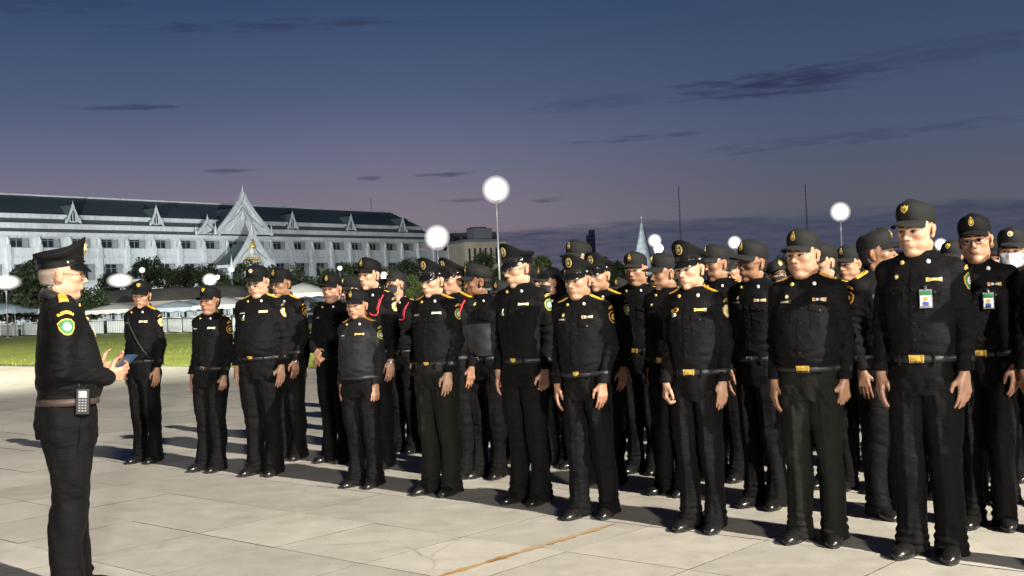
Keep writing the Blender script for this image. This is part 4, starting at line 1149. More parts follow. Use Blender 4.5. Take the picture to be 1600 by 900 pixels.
# ---- hands: local frame, fingers to -z, palm faces +y, thumb towards -x (a left hand)
def hand_geo(h, f1, f2, f3, th=0., spread=.06):
    g = Grid((-.085, -.05, -.215), (.07, .12, .09), h)
    g.cap((0, .0, .046), (0, 0, .01), .023, .0225, 0); g.ell((0, 0, -.005), (.029, .019, .03), .02)
    xs = (-.029, -.0095, .010, .028); ln = ((.043, .026, .021), (.047, .030, .022), (.044, .028, .021), (.034, .021, .018)); kn = (-.086, -.091, -.087, -.079)
    for x, z in zip(xs, kn): g.cap((x * .5, .001, -.012), (x, -.001, z), .0155, .0118, .012)
    g.ell((-.022, .010, -.042), (.017, .014, .030), .012); g.ell((.020, .010, -.045), (.014, .012, .030), .012)
    def unit(a, sp): return Vector((sin(sp), sin(a) * cos(sp), -cos(a) * cos(sp)))
    for i, (x, z, L_) in enumerate(zip(xs, kn, ln)):
        sp = (i - 1.5) * spread; e = .06 * (i - 1) * 1.2
        p = Vector((x, -.001, z)); fl = (f1 + e, f2 + e * 1.6, f3 + e * 1.6)
        for q, (a, L1, r0, r1) in enumerate(zip(fl, L_, (.0105, .0095, .0085), (.0092, .0085, .0070))):
            e_ = p + unit(a, sp) * L1; g.cap(p, e_, r0 * (.88 if i == 3 else 1), r1 * (.88 if i == 3 else 1), .0025 if q else .006); p = e_
    t0 = Vector((-.022, .006, -.022)); t1 = t0 + Vector((-.030 - .008 * th, .012, -.026)); t2 = t1 + Vector((-.006 - .01 * th, .010 + .006 * th, -.030)); t3 = t2 + Vector((.003, .008, -.021))
    g.cap(t0, t1, .0155, .0125, .012); g.cap(t1, t2, .0118, .0100, .004); g.cap(t2, t3, .0100, .0080, .003)
    V, Q = g.mesh(); V = V * .93; tint = np.ones((len(V), 4), np.float32)
    k = np.clip((-V[:, 2] - .07) / .08, 0, 1)[:, None]; tint[:, :3] *= (1 - k * np.array([.02, .12, .12])) * np.array([.84, .80, .78])
    return V, Q, tint
HANDS = {}
for lod, h in ((0, .0042), (1, .0075)):
    HANDS['relaxed', lod] = hand_geo(h, .30, .62, .85)
    HANDS['curled', lod] = hand_geo(h, .75, 1.75, 2.3, .2)
    HANDS['straight', lod] = hand_geo(h, .10, .25, .38)
HANDS['hold', 0] = hand_geo(.0042, .55, 1.25, 1.7, 1.4, .04); HANDS['open', 0] = hand_geo(.0042, .35, .75, 1.0, 1.6, .05)
HANDS['hold', 1] = HANDS['hold', 0]; HANDS['open', 1] = HANDS['open', 0]

# ---- clothes
def wrinkle(seed, kv, amp, nw=4):
    rg = np.random.default_rng(seed); W_ = []
    for _ in range(nw):
        k = np.array(kv) * rg.uniform(.7, 1.35, 3) * np.where(rg.random(3) < .5, -1, 1); m2 = rg.normal(0, 9, 3); W_.append((k, rg.random() * 6.3, m2, rg.random() * 6.3))
    def f(x, y, z):
        s_ = 0
        for k, ph, m2, p2 in W_:
            u = k[0] * x + k[1] * y + k[2] * z + ph + 1.3 * np.sin(m2[0] * x + m2[1] * y + m2[2] * z + p2); s_ = s_ + (1 - np.abs(np.sin(u * .5)) * 2)
        return s_ * (amp / nw)
    return f
class Kit: pass
def make_shirt(nm, h=.0066, belly=0., sh=1., slim=1., arms='down', seed=1, cloth=None, armout=0., bust=0., wr=1.0, fwd=(0., 0.)):
    cloth = cloth or M_shirt
    K = Kit(); g = Grid((-.36, -.46, .90), (.36, .24, 1.56), h)
    b = belly
    g.loft([(.945, 0, .0, .142 * slim + b * .03, .112 + b * .045), (.99, 0, -.004 - b * .02, .145 * slim + b * .03, .116 + b * .055), (1.04, 0, -.006 - b * .03, .152 * slim + b * .03, .122 + b * .065),
            (1.13, 0, -.006 - b * .028, .153 * slim + b * .025, .122 + b * .06), (1.22, 0, -.004 - b * .014 - bust * .01, .162 * slim * sh, .122 + b * .035 + bust * .016), (1.30, 0, -.004 - bust * .01, .165 * slim * sh, .120 + b * .01 + bust * .012),
            (1.37, 0, .004, .162 * slim * sh, .106), (1.42, 0, .012, .150 * slim * sh, .088), (1.455, 0, .020, .098, .074), (1.485, 0, .024, .070, .066)], 0, 2.25)
    K.w = {}; K.e = {}
    for sx in (-1, 1):
        S_ = (sx * .153 * slim * sh, .014, 1.388); g.cap((sx * .07, .016, 1.425), S_, .050, .056, .03)
        if arms == 'down':
            E_ = (sx * (.190 * slim * sh + armout), .040, 1.125); fw = fwd[0 if sx > 0 else 1]; E_ = (E_[0], E_[1] - fw * .25, E_[2] + abs(fw) * .05); Wr = (sx * (.190 * slim * sh + armout - abs(fw) * .25), -.040 - fw, .885 + abs(fw) * .22); hd = ('relaxed', Vector((sx * .03, -.18, -1)), Vector((-sx * .72, .60, -.1)))
        elif arms == 'clasp':
            E_ = (sx * .225, .02, 1.14); Wr = (sx * .062, -.205 - b * .05, 1.02 - .02 * sx); hd = ('relaxed' if sx > 0 else 'curled', Vector((-sx * .75, -.25, -.55)), Vector((0, .95, -.3)))
        elif arms == 'talk':
            E_ = (sx * .212, .045, 1.125)
            if sx < 0: Wr = (-.115, -.175, 1.075); hd = ('hold', Vector((.28, -1, .16)), Vector((.88, .25, .35)))
            else: Wr = (.105, -.165, 1.095); hd = ('open', Vector((-.35, -1, .35)), Vector((-.55, .35, .75)))
        K.w[sx] = (Wr, hd); K.e[sx] = E_
        g.cap(S_, E_, .055 * (1 + .1 * b), .045, .022); g.cap(E_, Wr, .046, .035, .012)
        d = (Vector(Wr) - Vector(E_)).normalized(); q = Vector(Wr) - d * .03
        g.cap(tuple(q - d * .02), tuple(q + d * .012), .040, .041, .004)
        K.__dict__['cuff%d' % sx] = (tuple(q + d * .014), tuple(d))
    g.displace(lambda x, y, z: wrinkle(seed, (26, 14, 95), .0085* wr)(x, y, z) * np.exp(-((z - 1.035) / .075) ** 2) * (np.abs(x) < .2) +
               wrinkle(seed + 5, (48, 20, 38), .0070* wr)(x, y, z) * np.exp(-((z - 1.26) / .14) ** 2) * np.clip((np.abs(x) - .03) * 14, 0, 1) +
               wrinkle(seed + 9, (20, 40, 120), .0080* wr)(x, y, z) * (np.abs(x) > .165) * (np.exp(-((z - 1.12) / .09) ** 2) + .35) +
               wrinkle(seed + 13, (9, 9, 14), .006, 3)(x, y, z), .03)
    # neck opening and hem
    V, Q = g.mesh(); K.V, K.Q = V, Q; K.me = np_mesh('shirt', V, Q, cloth); t = bvh(V, Q); K.t = t
    # collar
    m = MB(); n = 33; V = []
    for i in range(n):
        a = (-1 + 2 * i / (n - 1)) * 2.75                     # 0 is the back of the neck
        f = (1 - cos(a)) / 2; ca = max(0, (abs(a) - 2.0) / .75)
        x, y = sin(a), cos(a)
        it = (x * .060, .030 + y * .058, 1.512 - .058 * f ** 1.4)
        top = (x * .066, .030 + y * .064, 1.522 - .060 * f ** 1.4)
        bo = (x * (.094 - .012 * ca) + (.020 * ca * (1 if x > 0 else -1)), .028 + y * (.088 + .030 * ca), 1.478 - .055 * f ** 1.2 - .030 * ca)
        bi = (x * .084, .028 + y * .080, bo[2] + .004)
        base = (x * .064, .030 + y * .062, 1.44 - .03 * f)
        V += [base, it, top, bo, bi]
    m.add(V, [(i * 5 + j, (i + 1) * 5 + j, (i + 1) * 5 + j + 1, i * 5 + j + 1) for i in range(n - 1) for j in range(4)] + [(0, 1, 2, 3, 4), tuple((n - 1) * 5 + j for j in (4, 3, 2, 1, 0))], M_collar, True)
    K.parts = [('collar', m.mesh('collar'), [])]
    def D(nm_, o, nn, polys, off=.0015, th=.003, up=(0, 0, 1)): return decal(t, o, nn, up, polys, off, th).mesh(nm_)
    K.D = D
    # collar pins
    K.pin = []
    for sx in (-1, 1): pin = MB(); pin.ball((sx * .062, -.072 + .004, 1.432), .0115, M_white if sx > 0 else M_gold, 10, 6, (1, .5, 1)); K.pin.append(pin.mesh('collar_pin'))
    zs = [.99 + i * .04 for i in range(12)]
    pl = []
    for z0, z1 in zip(zs, zs[1:]): pl.append(([(-.016, z0 - 1.2), (.016, z0 - 1.2), (.016, z1 - 1.2), (-.016, z1 - 1.2)], cloth, .0015))
    K.parts.append(('placket', D('placket', (0, -.1, 1.2), (0, -1, 0), pl), []))
    bt = [(disc(.0055, 0, z, 8), M_dark, .004) for z in (-.14, -.06, .02, .10)]
    K.button = D('buttons', (0, -.1, 1.2), (0, -1, 0), bt)
    for sx in (-1, 1):
        c = (sx * .092 * slim * sh, -.1, 1.262)
        pk = [([(-.050, -.075), (0, -.080), (.050, -.075), (.052, 0), (.050, .045), (-.050, .045), (-.052, 0)], cloth, .0015)]
        fl = [([(-.054, .028), (-.03, .019), (0, .012), (.03, .019), (.054, .028), (.054, .058), (-.054, .058)], cloth, .0065), (disc(.0055, 0, .022, 8), M_dark, .009)]
        nn = (sx * .25, -1, .05)
        K.parts.append(('pocket', D('pocket', c, nn, pk), [('pocket_flap', D('pocket_flap', c, nn, fl))]))
    # shoulder boards: two styles
    def board(sx, mt, bar, nb):
        c = (sx * .125 * slim * sh, .012, 1.5); nn = (sx * .28, -.12, 1)
        P = [([(-.022, -.052), (.022, -.052), (.019, .045), (.0, .056), (-.019, .045)], mt, .002)]
        for k in range(nb): P.append((rect(.040, .007, 0, -.043 + .015 * k), bar, .005))
        P.append((disc(.006, 0, .040, 8), bar if nb else M_gold, .005))
        return D('shoulder_board', c, nn, P, .002, .004, (-sx, 0, 0))
    K.boards = {'gold': [board(sx, M_orange, M_goldcl, 3) for sx in (1, -1)], 'yellow': [board(sx, M_goldcl, M_orange, 2) for sx in (1, -1)], 'black': [board(sx, M_shirt, M_goldcl, 3) for sx in (1, -1)]}
    K.patch = {}
    ww = .225 if arms == 'down' else .225
    for sx in (1, -1):
        c = (sx * .22, .018, 1.335); nn = (sx, -.22, .15)
        sh_ = [(-.038, .016), (-.034, -.016), (-.018, -.040), (.0, -.046), (.018, -.040), (.034, -.016), (.038, .016), (.022, .032), (0, .036), (-.022, .032)]
        sc_ = lambda k: [(u * k, v * k) for u, v in sh_]
        rock = [(-.034, .047), (-.018, .056), (0, .060), (.018, .056), (.034, .047), (.036, .059), (.018, .070), (0, .074), (-.018, .070), (-.036, .059)]
        for st, (o1, o2, o3, o4) in dict(green=(M_goldcl, M_green, M_white, M_red), gold=(M_gold, M_cream, M_goldcl, M_green), dark=(M_orange, M_capd, M_goldcl, M_dark)).items():
            P = [(sc_(1.0), o1, .001), (sc_(.88), o2, .002), (disc(.019, 0, -.004, 12), o3, .003), (disc(.012, 0, -.004, 6), o4, .004), (disc(.006, 0, -.004, 8), o3, .005)]
            rk = [(rock, o1, .001)] + [(disc(.0035, -.026 + .0105 * k, .0615 + .0035 * (1 - abs(k - 2.5) / 2.5), 5), M_dark, .002) for k in range(6)]
            K.patch[st, sx] = (D('arm_patch', c, nn, P), D('arm_tab', c, nn, rk))
    sgx = 1
    rc = (.092 * slim * sh, -.1, 1.345); nn = (.25, -1, .15)
    def rib(colors, n2=1):
        P = [(rect(.074, .0165 * n2 + .003), M_cream, .001)]
        for q in range(n2):
            for k, mt in enumerate(colors): P.append((rect(.074 / len(colors) - .0015, .0125, -.037 + .074 * (k + .5) / len(colors), (q - (n2 - 1) / 2) * .0165), mt, .0025))
        return D('ribbon_bar', rc, nn, P)
    K.rib = {'plain': rib([M_cream, M_white, M_cream, M_white, M_goldcl]), 'color': rib([M_goldcl, M_red, M_white, M_blue, M_goldcl, M_cream, M_orange]), 'gold': rib([M_goldcl, M_orange, M_goldcl, M_cream, M_goldcl, M_orange, M_grey], 2 if False else 1)}
    lc = (-.092 * slim * sh, -.1, 1.335); nl_ = (-.25, -1, .15)
    nt_ = [(rect(.074, .020), M_dark, .001), (rect(.068, .0015, 0, .0075), M_grey, .0025), (rect(.068, .0015, 0, -.0075), M_grey, .0025)]
    rg = random.Random(seed)
    x = -.026
    for k in range(8):
        w_ = rg.uniform(.003, .006); nt_.append((rect(w_, rg.uniform(.005, .0085), x, 0), M_cream, .0025)); x += w_ + .0022
    K.name = D('name_tag', lc, nl_, nt_)
    K.brooch = D('badge_pin', (-.085 * slim * sh, -.1, 1.365), nl_, [(disc(.0105, 0, 0, 12, .013), M_gold, .002), (disc(.006, 0, 0, 8), M_white, .004)])
    K.medal = D('medal', (-.06 * slim * sh, -.1, 1.29), nl_, [(rect(.010, .026, 0, .012), M_white, .008), (disc(.0115, 0, -.010, 12), M_gold, .010), (disc(.006, 0, -.010, 8), M_green, .012)])
    K.medal3 = D('medals', (-.085 * slim * sh, -.1, 1.33), nl_, [(disc(.014, .012, .018, 12), M_orange, .008), (disc(.009, .012, .018, 9), M_dark, .010), (disc(.013, .002, -.014, 12), M_white, .008), (disc(.0075, .002, -.014, 9), M_teal, .010), (disc(.011, -.018, .012, 9), M_orange, .008)])
    card = [(rect(.056, .088, 0, 0), M_grey, .012), (rect(.048, .020, 0, .027), M_green, .0145), (rect(.048, .050, 0, -.011), M_white, .0145), (disc(.011, 0, -.001, 10), M_orange, .016), (rect(.028, .016, 0, -.022), M_blue, .016), (rect(.012, .020, 0, .052), M_silver, .013), (rect(.030, .003, 0, -.033), M_dark, .016)]
    K.idcard = D('identity_card', (.055 * slim * sh, -.1, 1.255), (.1, -1, 0), card)
    K.cord = None
    # belt ring
    def ring(z0, z1, ex, mt, nm_):
        mm = MB(); n_ = 40; V = []
        for z in (z0, z1):
            for i in range(n_):
                a = 2 * pi * i / n_; d = Vector((sin(a), -cos(a), 0)); hit = t.ray_cast(Vector((0, 0, (z0 + z1) / 2)) + d * .5, -d, .5); r = .16 if hit[0] is None else (Vector((hit[0].x, hit[0].y, 0))).length
                r = min(r, .30); V.append(Vector((0, 0, z)) + d * (r + ex))
        for z in (z1, z0):
            for i in range(n_): V.append(V[(n_ if z == z1 else 0) + i] - Vector((V[(n_ if z == z1 else 0) + i].x, V[(n_ if z == z1 else 0) + i].y, 0)).normalized() * .012)
        mm.add(V, [(i, (i + 1) % n_, n_ + (i + 1) % n_, n_ + i) for i in range(n_)] + [(n_ + i, n_ + (i + 1) % n_, 2 * n_ + (i + 1) % n_, 2 * n_ + i) for i in range(n_)] + [(3 * n_ + i, 3 * n_ + (i + 1) % n_, (i + 1) % n_, i) for i in range(n_)], mt, True); return mm
    K.belt = ring(.950, .984, .004, M_belt, 'belt').mesh('belt')
    K.beltb = ring(.950, .984, .004, M_brown, 'belt').mesh('belt')
    K.buckle = {}
    o_ = (0, -.1, .967)
    K.buckle['gold'] = D('buckle', o_, (0, -1, 0), [(rect(.072, .038), M_gold, .004), (rect(.050, .026), M_goldcl, .007), (disc(.011, 0, 0, 10), M_gold, .009), (rect(.005, .036, -.031), M_gold, .009), (rect(.005, .036, .031), M_gold, .009)])
    K.buckle['small'] = D('buckle', o_, (0, -1, 0), [(rect(.042, .036), M_gold, .004), (disc(.010, 0, 0, 9), M_goldcl, .007)])
    K.buckle['silver'] = D('buckle', o_, (0, -1, 0), [(rect(.042, .036), M_silver, .004), (rect(.028, .022), M_dark, .006)])
    if arms == 'talk' or bust or True:
        dg = []
    return K
def make_trousers(h=.0070, stout=0., slim=1., stance=0., legw=1., seed=3, cloth=None, step=0.):
    g = Grid((-.30, -.26, .0), (.30, .26, 1.02), h); s_ = stout
    g.loft([(.80, 0, .008, .150 * slim + s_ * .02, .118 + s_ * .03), (.86, 0, .008, .157 * slim + s_ * .02, .125 + s_ * .035), (.91, 0, .003, .153 * slim + s_ * .025, .121 + s_ * .04), (.962, 0, 0, .141 * slim + s_ * .03, .110 + s_ * .045)], 0, 2.3)
    for sx in (-1, 1):
        y = step * sx
        c = lambda z: sx * (.077 * slim + .004 * s_ + (.009 + stance) * (1 - z / .85))
        g.loft([(.022, c(.02), .006 + y, .064 * legw, .084), (.06, c(.06), .004 + y, .062 * legw, .080), (.14, c(.14), .006 + y, .058 * legw, .070), (.30, c(.3), .016 + y * .8, .062 * legw, .074), (.48, c(.48), -.006 + y * .55, .066 * legw, .077),
                (.62, c(.62), -.004 + y * .3, .077 * legw * slim, .088 + s_ * .01), (.76, c(.76), 0 + y * .1, .083 * slim * legw + s_ * .006, .103 + s_ * .02), (.86, c(.86) * .95, 0, .080 * slim, .105 + s_ * .02)], .018, 2.15)
    def crease(x, y, z):
        xx = np.abs(x); cx = .077 * slim + (.009 + stance) * (1 - z / .85)
        return -.0045 * np.exp(-((xx - cx) / .010) ** 2) * (y < 0) * (z < .80) * (z > .1)
    g.displace(lambda x, y, z: crease(x, y, z) + wrinkle(seed, (18, 22, 130), .010)(x, y, z) * np.exp(-((z - .08) / .075) ** 2) +
               wrinkle(seed + 3, (24, 20, 62), .006)(x, y, z) * np.exp(-((z - .46) / .12) ** 2) +
               wrinkle(seed + 4, (55, 20, 50), .0075)(x, y, z) * np.exp(-((z - .80) / .09) ** 2) +
               wrinkle(seed + 6, (34, 26, 9), .0095)(x, y, z) + wrinkle(seed + 8, (7, 9, 11), .008, 3)(x, y, z), .03)
    V, Q = g.mesh(); K = Kit(); K.me = np_mesh('trousers', V, Q, cloth or M_trous); K.t = bvh(V, Q); K.seam = []
    for sx in (-1, 1):
        K.seam.append(decal(K.t, (sx * .15, -.02, .80), (sx, -.25, 0), (0, -.18, 1), [([(-.0025, -.10), (.0025, -.10), (.0025, .10), (-.0025, .10)], cloth or M_trous, .003)], .0015, .003).mesh('pocket_welt'))
    lp_ = MB()
    for a in (-1.9, -.62, .62, 1.9, 2.9):
        d = Vector((sin(a), -cos(a), 0)); hit = K.t.ray_cast(Vector((0, 0, .945)) + d * .5, -d, .5)
        if hit[0] is not None: lp_.box(hit[0] + d * .012 + Vector((0, 0, .018)), (.011, .006, .05), cloth or M_trous, atan2(sin(a), -cos(a)) + pi / 2)
    K.loops = lp_.mesh('belt_loops'); K.fx = .077 * slim + .004 * s_ + .009 + stance; K.step = step; return K
def shoe_mesh(boot=False, h=.006):
    g = Grid((-.07, -.21, -.01), (.07, .12, .22 if boot else .12), h)
    g.ell((0, -.115, .022), (.046, .072, .036), 0); g.ell((0, -.055, .036), (.042, .085, .036), .03); g.ell((0, .035, .038), (.036, .050, .042), .03)
    g.cap((0, .02, .06), (0, .028, .20 if boot else .09), .038, .042 if boot else .034, .025)
    g.ell((0, -.09, .045), (.026, .03, .014), .02)
    sl, X, Y, Z = g.blk((-1, -1, -1), (1, 1, 1), 0); g.F = np.maximum(g.F, .006 - Z).astype(np.float32)
    V, Q = g.mesh(); up = np_mesh('shoe', V, Q, M_shoe)
    s = MB(); n = 24; pts = []
    for i in range(n):
        a = 2 * pi * i / n; y = -cos(a); wdt = .046 if y < 0 else .038
        pts.append((sin(a) * wdt * (1 - .18 * max(0, 1 - abs(y * 1.4 - .15))) , -.045 + y * (.143 if y < 0 else .128)))
    s.add([(x, y, 0) for x, y in pts] + [(x, y, .014) for x, y in pts], [tuple(range(n))[::-1], tuple(range(n, 2 * n))] + [(i, (i + 1) % n, n + (i + 1) % n, n + i) for i in range(n)], M_sole)
    s.box((0, .055, .012), (.062, .06, .024), M_sole)
    l = MB()
    for k in range(4): l.tube([(-.017, -.052 + .016 * k, .066 + .008 * k), (0, -.054 + .016 * k, .075 + .008 * k), (.017, -.052 + .016 * k, .066 + .008 * k)], .0022, M_dark, 4)
    return up, s.mesh('sole'), l.mesh('laces')
print('t kits', time.time() - T0)
HK = [make_head(), make_head(wid=.97, jaw=.90, length=1.0, nose=.9), make_head(wid=1.03, jaw=1.08, fat=.8, nose=1.15), make_head(wid=1.0, jaw=.95, length=1.06, nose=1.1),
      make_head(wid=1.02, jaw=1.02, fat=.4, length=.98, nose=1.0), make_head(wid=.95, jaw=.90, length=.94, nose=.9, fat=.3)]
CAP, CAPD = cap_meshes(M_cap), cap_meshes(M_capd); PEAK = peaked_meshes()
SH = dict(avg=make_shirt('avg', seed=1), stout=make_shirt('stout', belly=.8, sh=1.0, slim=1.02, seed=2, armout=.015), slim=make_shirt('slim', slim=.92, seed=3),
          tall=make_shirt('tall', sh=1.02, slim=1.0, seed=4, armout=.004), lady=make_shirt('lady', slim=.95, sh=.92, belly=.4, bust=1, seed=5, cloth=M_shirt2),
          old=make_shirt('old', belly=.55, slim=1.02, seed=6), clasp=make_shirt('clasp', arms='clasp', seed=7), avgb=make_shirt('avgb', seed=21, fwd=(.05, -.03), armout=-.004), slimb=make_shirt('slimb', slim=.93, seed=22, fwd=(-.03, .06)), tallb=make_shirt('tallb', sh=1.03, belly=.2, seed=23, fwd=(.07, .02)), talk=make_shirt('talk', arms='talk', belly=.5, seed=8))
TR_ = dict(avg=make_trousers(seed=1), stout=make_trousers(stout=.9, legw=1.08, seed=2), slim=make_trousers(slim=.92, legw=.93, seed=3), wide=make_trousers(stance=.008, legw=1.08, seed=4),
           worn=make_trousers(seed=5, stance=.01, legw=1.04, stout=.3, cloth=M_trous2), step=make_trousers(seed=6, step=.045), talk=make_trousers(seed=7, stout=.35, legw=1.12, step=-.03))
SHOE, BOOT = shoe_mesh(), shoe_mesh(True)
print('t kits done', time.time() - T0)
NAILS = None
def core(K, h=.016):
    g = Grid((-.30, -.32, .02), (.30, .14, 1.5), h)
    g.loft([(.84, 0, .005, .11, .07), (1.0, 0, 0, .10, .07), (1.3, 0, .005, .12, .07), (1.43, 0, .02, .06, .05), (1.47, 0, .026, .045, .045)], 0)
    for sx in (-1, 1):
        Wr = K.w[sx][0]; E_ = K.e[sx]; g.cap((sx * .10, .015, 1.37), (sx * .148, .014, 1.375), .035, .032, .02)
        g.cap((sx * .148, .014, 1.375), E_, .026, .022, .01); g.cap(E_, Wr, .021, .018, .01); g.cap((sx * .07, 0, .86), (sx * .085, 0, .55), .045, .03, .02)
    return g.mesh()
COREC = {}
def hand_xf(V, sx, Wr, D_, N_):
    D_ = D_.normalized(); N_ = (N_ - D_ * N_.dot(D_)).normalized(); Z_ = -D_; X_ = N_.cross(Z_)
    V = V.copy()
    if sx < 0: V[:, 0] *= -1
    M = np.array([list(X_), list(N_), list(Z_)], np.float32)
    return V @ M + np.array(Wr, np.float32)
def rotm(yaw, pitch, rollh=0):
    pv = Vector((0, .028, 1.48))
    return Matrix.Translation(pv) @ Matrix.Rotation(yaw, 4, 'Z') @ Matrix.Translation(Vector((0, 0, .09))) @ Matrix.Rotation(pitch, 4, 'X') @ Matrix.Rotation(rollh, 4, 'Y') @ Matrix.Translation(-pv - Vector((0, 0, .09))) @ Matrix.Translation((0, 0, 1.590))
BODYC = {}
def person(label, pos_, yaw, H, hy=0, hp=0, hr=0, head=0, skin=1, hat='cap', badge=0, shirt='avg', trou='avg', lod=0, board='black', patch='green', ribbon='plain', buckle='gold',
           hands=None, glasses=False, mask=None, extra=(), boots=False, arms_patch=(1,), simple=False, capd=False, hatrot=0, wide=1., category='person', group='officers standing in ranks'):
    K, T_, Hd = SH[shirt], TR_[trou], HK[head]
    total = 1.738 if hat == 'cap' else 1.762
    p = thing('person', label, category, (pos_[0], pos_[1], 0), yaw, group, (H / total * wide, H / total * wide, H / total))
    rg_ = random.Random(label); hr += rg_.gauss(0, .035); hp += .045; MH = rotm(hy, hp, hr)
    p.rotation_euler.x = rg_.gauss(0, .012); p.rotation_euler.y = rg_.gauss(0, .010)
    key = (shirt, round(hy, 2), round(hp, 2), round(hr, 2), head, lod, hands, skin)
    if key not in BODYC:
        if shirt not in COREC: COREC[shirt] = core(K)
        parts = []; cv, cq = COREC[shirt]; parts.append((cv, cq, np.ones((len(cv), 4), np.float32)))
        hv, hq, ht = Hd.lo[lod]; Mn = np.array(MH); parts.append((hv @ Mn[:3, :3].T.astype(np.float32) + Mn[:3, 3].astype(np.float32), hq, ht))
        for i, sx in enumerate((1, -1)):
            Wr, (pose, D_, N_) = K.w[sx]
            if hands: pose = hands[i]
            v, q, tn = HANDS[pose, lod]; v = hand_xf(v, sx, Wr, D_, N_); parts.append((v, q if sx > 0 else q[:, ::-1], tn))
        o = 0; VV = []; QQ = []; TT = []
        for v, q, tn in parts: VV.append(v); QQ.append(q + o); TT.append(tn); o += len(v)
        BODYC[key] = np_mesh('body', np.concatenate(VV), np.concatenate(QQ), SKINS[skin], attr=np.concatenate(TT))
    new_obj('body', BODYC[key], p)
    so = new_obj('shirt', K.me, p); to = new_obj('trousers', T_.me, p)
    sh = BOOT if boots else SHOE
    if simple != 2:
        for e_ in T_.seam: new_obj('pocket_welt', e_, to)
        if shirt != 'talk': stuff(new_obj('belt_loops', T_.loops, to))
    for sx in (-1, 1):
        s = new_obj('shoe', sh[0], p); s.location = (sx * T_.fx, .0 + T_.step * sx, 0); s.rotation_euler.z = sx * .16
        new_obj('sole', sh[1], s)
        if not simple: new_obj('laces', sh[2], s)
    hm = new_obj('hair', Hd.hair, p, MH)
    HM = MH @ Matrix.Translation((0, 0, .014)) @ Matrix.Rotation(hatrot, 4, 'X')
    if hat == 'cap':
        C_ = CAPD if capd else CAP; c = new_obj('cap', C_['crown'], p, HM); new_obj('visor', C_['visor'], c); new_obj('badge', C_['badge'][badge], c)
    else:
        c = new_obj('peaked_cap', PEAK['crown'], p, HM)
        for nm_ in ('band', 'visor', 'strap', 'badge'): new_obj({'band': 'cap_band', 'strap': 'chin_strap'}.get(nm_, nm_), PEAK[nm_], c)
    new_obj('collar', K.parts[0][1], so)
    if simple == 2: return p
    [new_obj('eye', e_, p, MH) for e_ in Hd.eyes]; new_obj('eyebrows', Hd.brow, p, MH)
    if mask is not None: new_obj('face_mask', Hd.mask[mask], p, MH)
    if glasses: new_obj('spectacles', Hd.glasses, p, MH)
    b = new_obj('belt', K.beltb if 'brown' in extra else K.belt, p)
    if buckle: new_obj('buckle', K.buckle[buckle], b)
    [new_obj('collar_pin', e_, so) for e_ in K.pin]
    for nm_, me, sub in K.parts[1:]:
        q = new_obj(nm_, me, so)
        # parts below the shirt stay on the second level
    for nm_, me, sub in K.parts[2:]:
        for n2, m2 in sub: new_obj(n2, m2, so)
    stuff(new_obj('buttons', K.button, so))
    if board:
        for me in K.boards[board]: new_obj('shoulder_board', me, so)
    if patch:
        for sx in arms_patch:
            a, tb = K.patch[patch, sx]; new_obj('arm_patch', a, so); new_obj('arm_tab', tb, so)
    if ribbon: new_obj('ribbon_bar', K.rib[ribbon], so)
    if 'name' in extra: new_obj('name_tag', K.name, so)
    if 'brooch' in extra: new_obj('badge_pin', K.brooch, so)
    if 'medal' in extra: new_obj('medal', K.medal, so)
    if 'medals' in extra: new_obj('medals', K.medal3, so)
    if 'id' in extra: new_obj('identity_card', K.idcard, p)
    if 'cord' in extra:
        m = MB(); pts = []
        for x, z in ((.150, 1.43), (.140, 1.40), (.130, 1.36), (.126, 1.32), (.128, 1.285), (.118, 1.268), (.095, 1.266), (.070, 1.275), (.062, 1.29)):
            hit = K.t.ray_cast(Vector((x, -.5, z)), Vector((0, 1, 0)), 1); y = hit[0].y - .008 if hit[0] is not None else -.1; pts.append((x, y, z))
        m.tube(pts, .0065, M_red, 6); m.tube([(x - .014, y + .001, z) for x, y, z in pts[1:6]], .005, M_red, 6)
        m.build('aiguillette_cord', so)
    if 'watch' in extra:
        Wr = Vector(K.w[1][0]); m = MB(); m.tube([Wr + Vector((0, 0, .0)), Wr + Vector((0, -.002, -.016))], .031, M_silver, 14); m.build('wristwatch', p)
    if 'sling' in extra:
        m = MB(); pts = []
        for i in range(15):
            tt = i / 14; x = -.10 + .24 * tt; z = 1.40 - .42 * tt; hit = K.t.ray_cast(Vector((x, -.5, z)), Vector((0, 1, 0)), 1); y = hit[0].y - .005 if hit[0] is not None else -.12; pts.append((x, y, z))
        m.tube(pts, .008, M_belt, 5); m.build('sling_strap', so)
    if 'vest' in extra:
        m = MB(); V = []; nx_ = 13
        for i in range(nx_):
            for j in range(9):
                x = -.13 + .26 * i / 12; z = .99 + .26 * j / 8; hit = K.t.ray_cast(Vector((x, -.5, z)), Vector((0, 1, 0)), 1); y = hit[0].y - .009 - .004 * sin(j * 1.9 + i) if hit[0] is not None else -.12; V.append((x, y, z))
        m.add(V, [(i * 9 + j, (i + 1) * 9 + j, (i + 1) * 9 + j + 1, i * 9 + j + 1) for i in range(nx_ - 1) for j in range(8)], mat('grey_vest_cloth', (.018, .018, .020), .7), True); m.build('vest_panel', so)
    return p

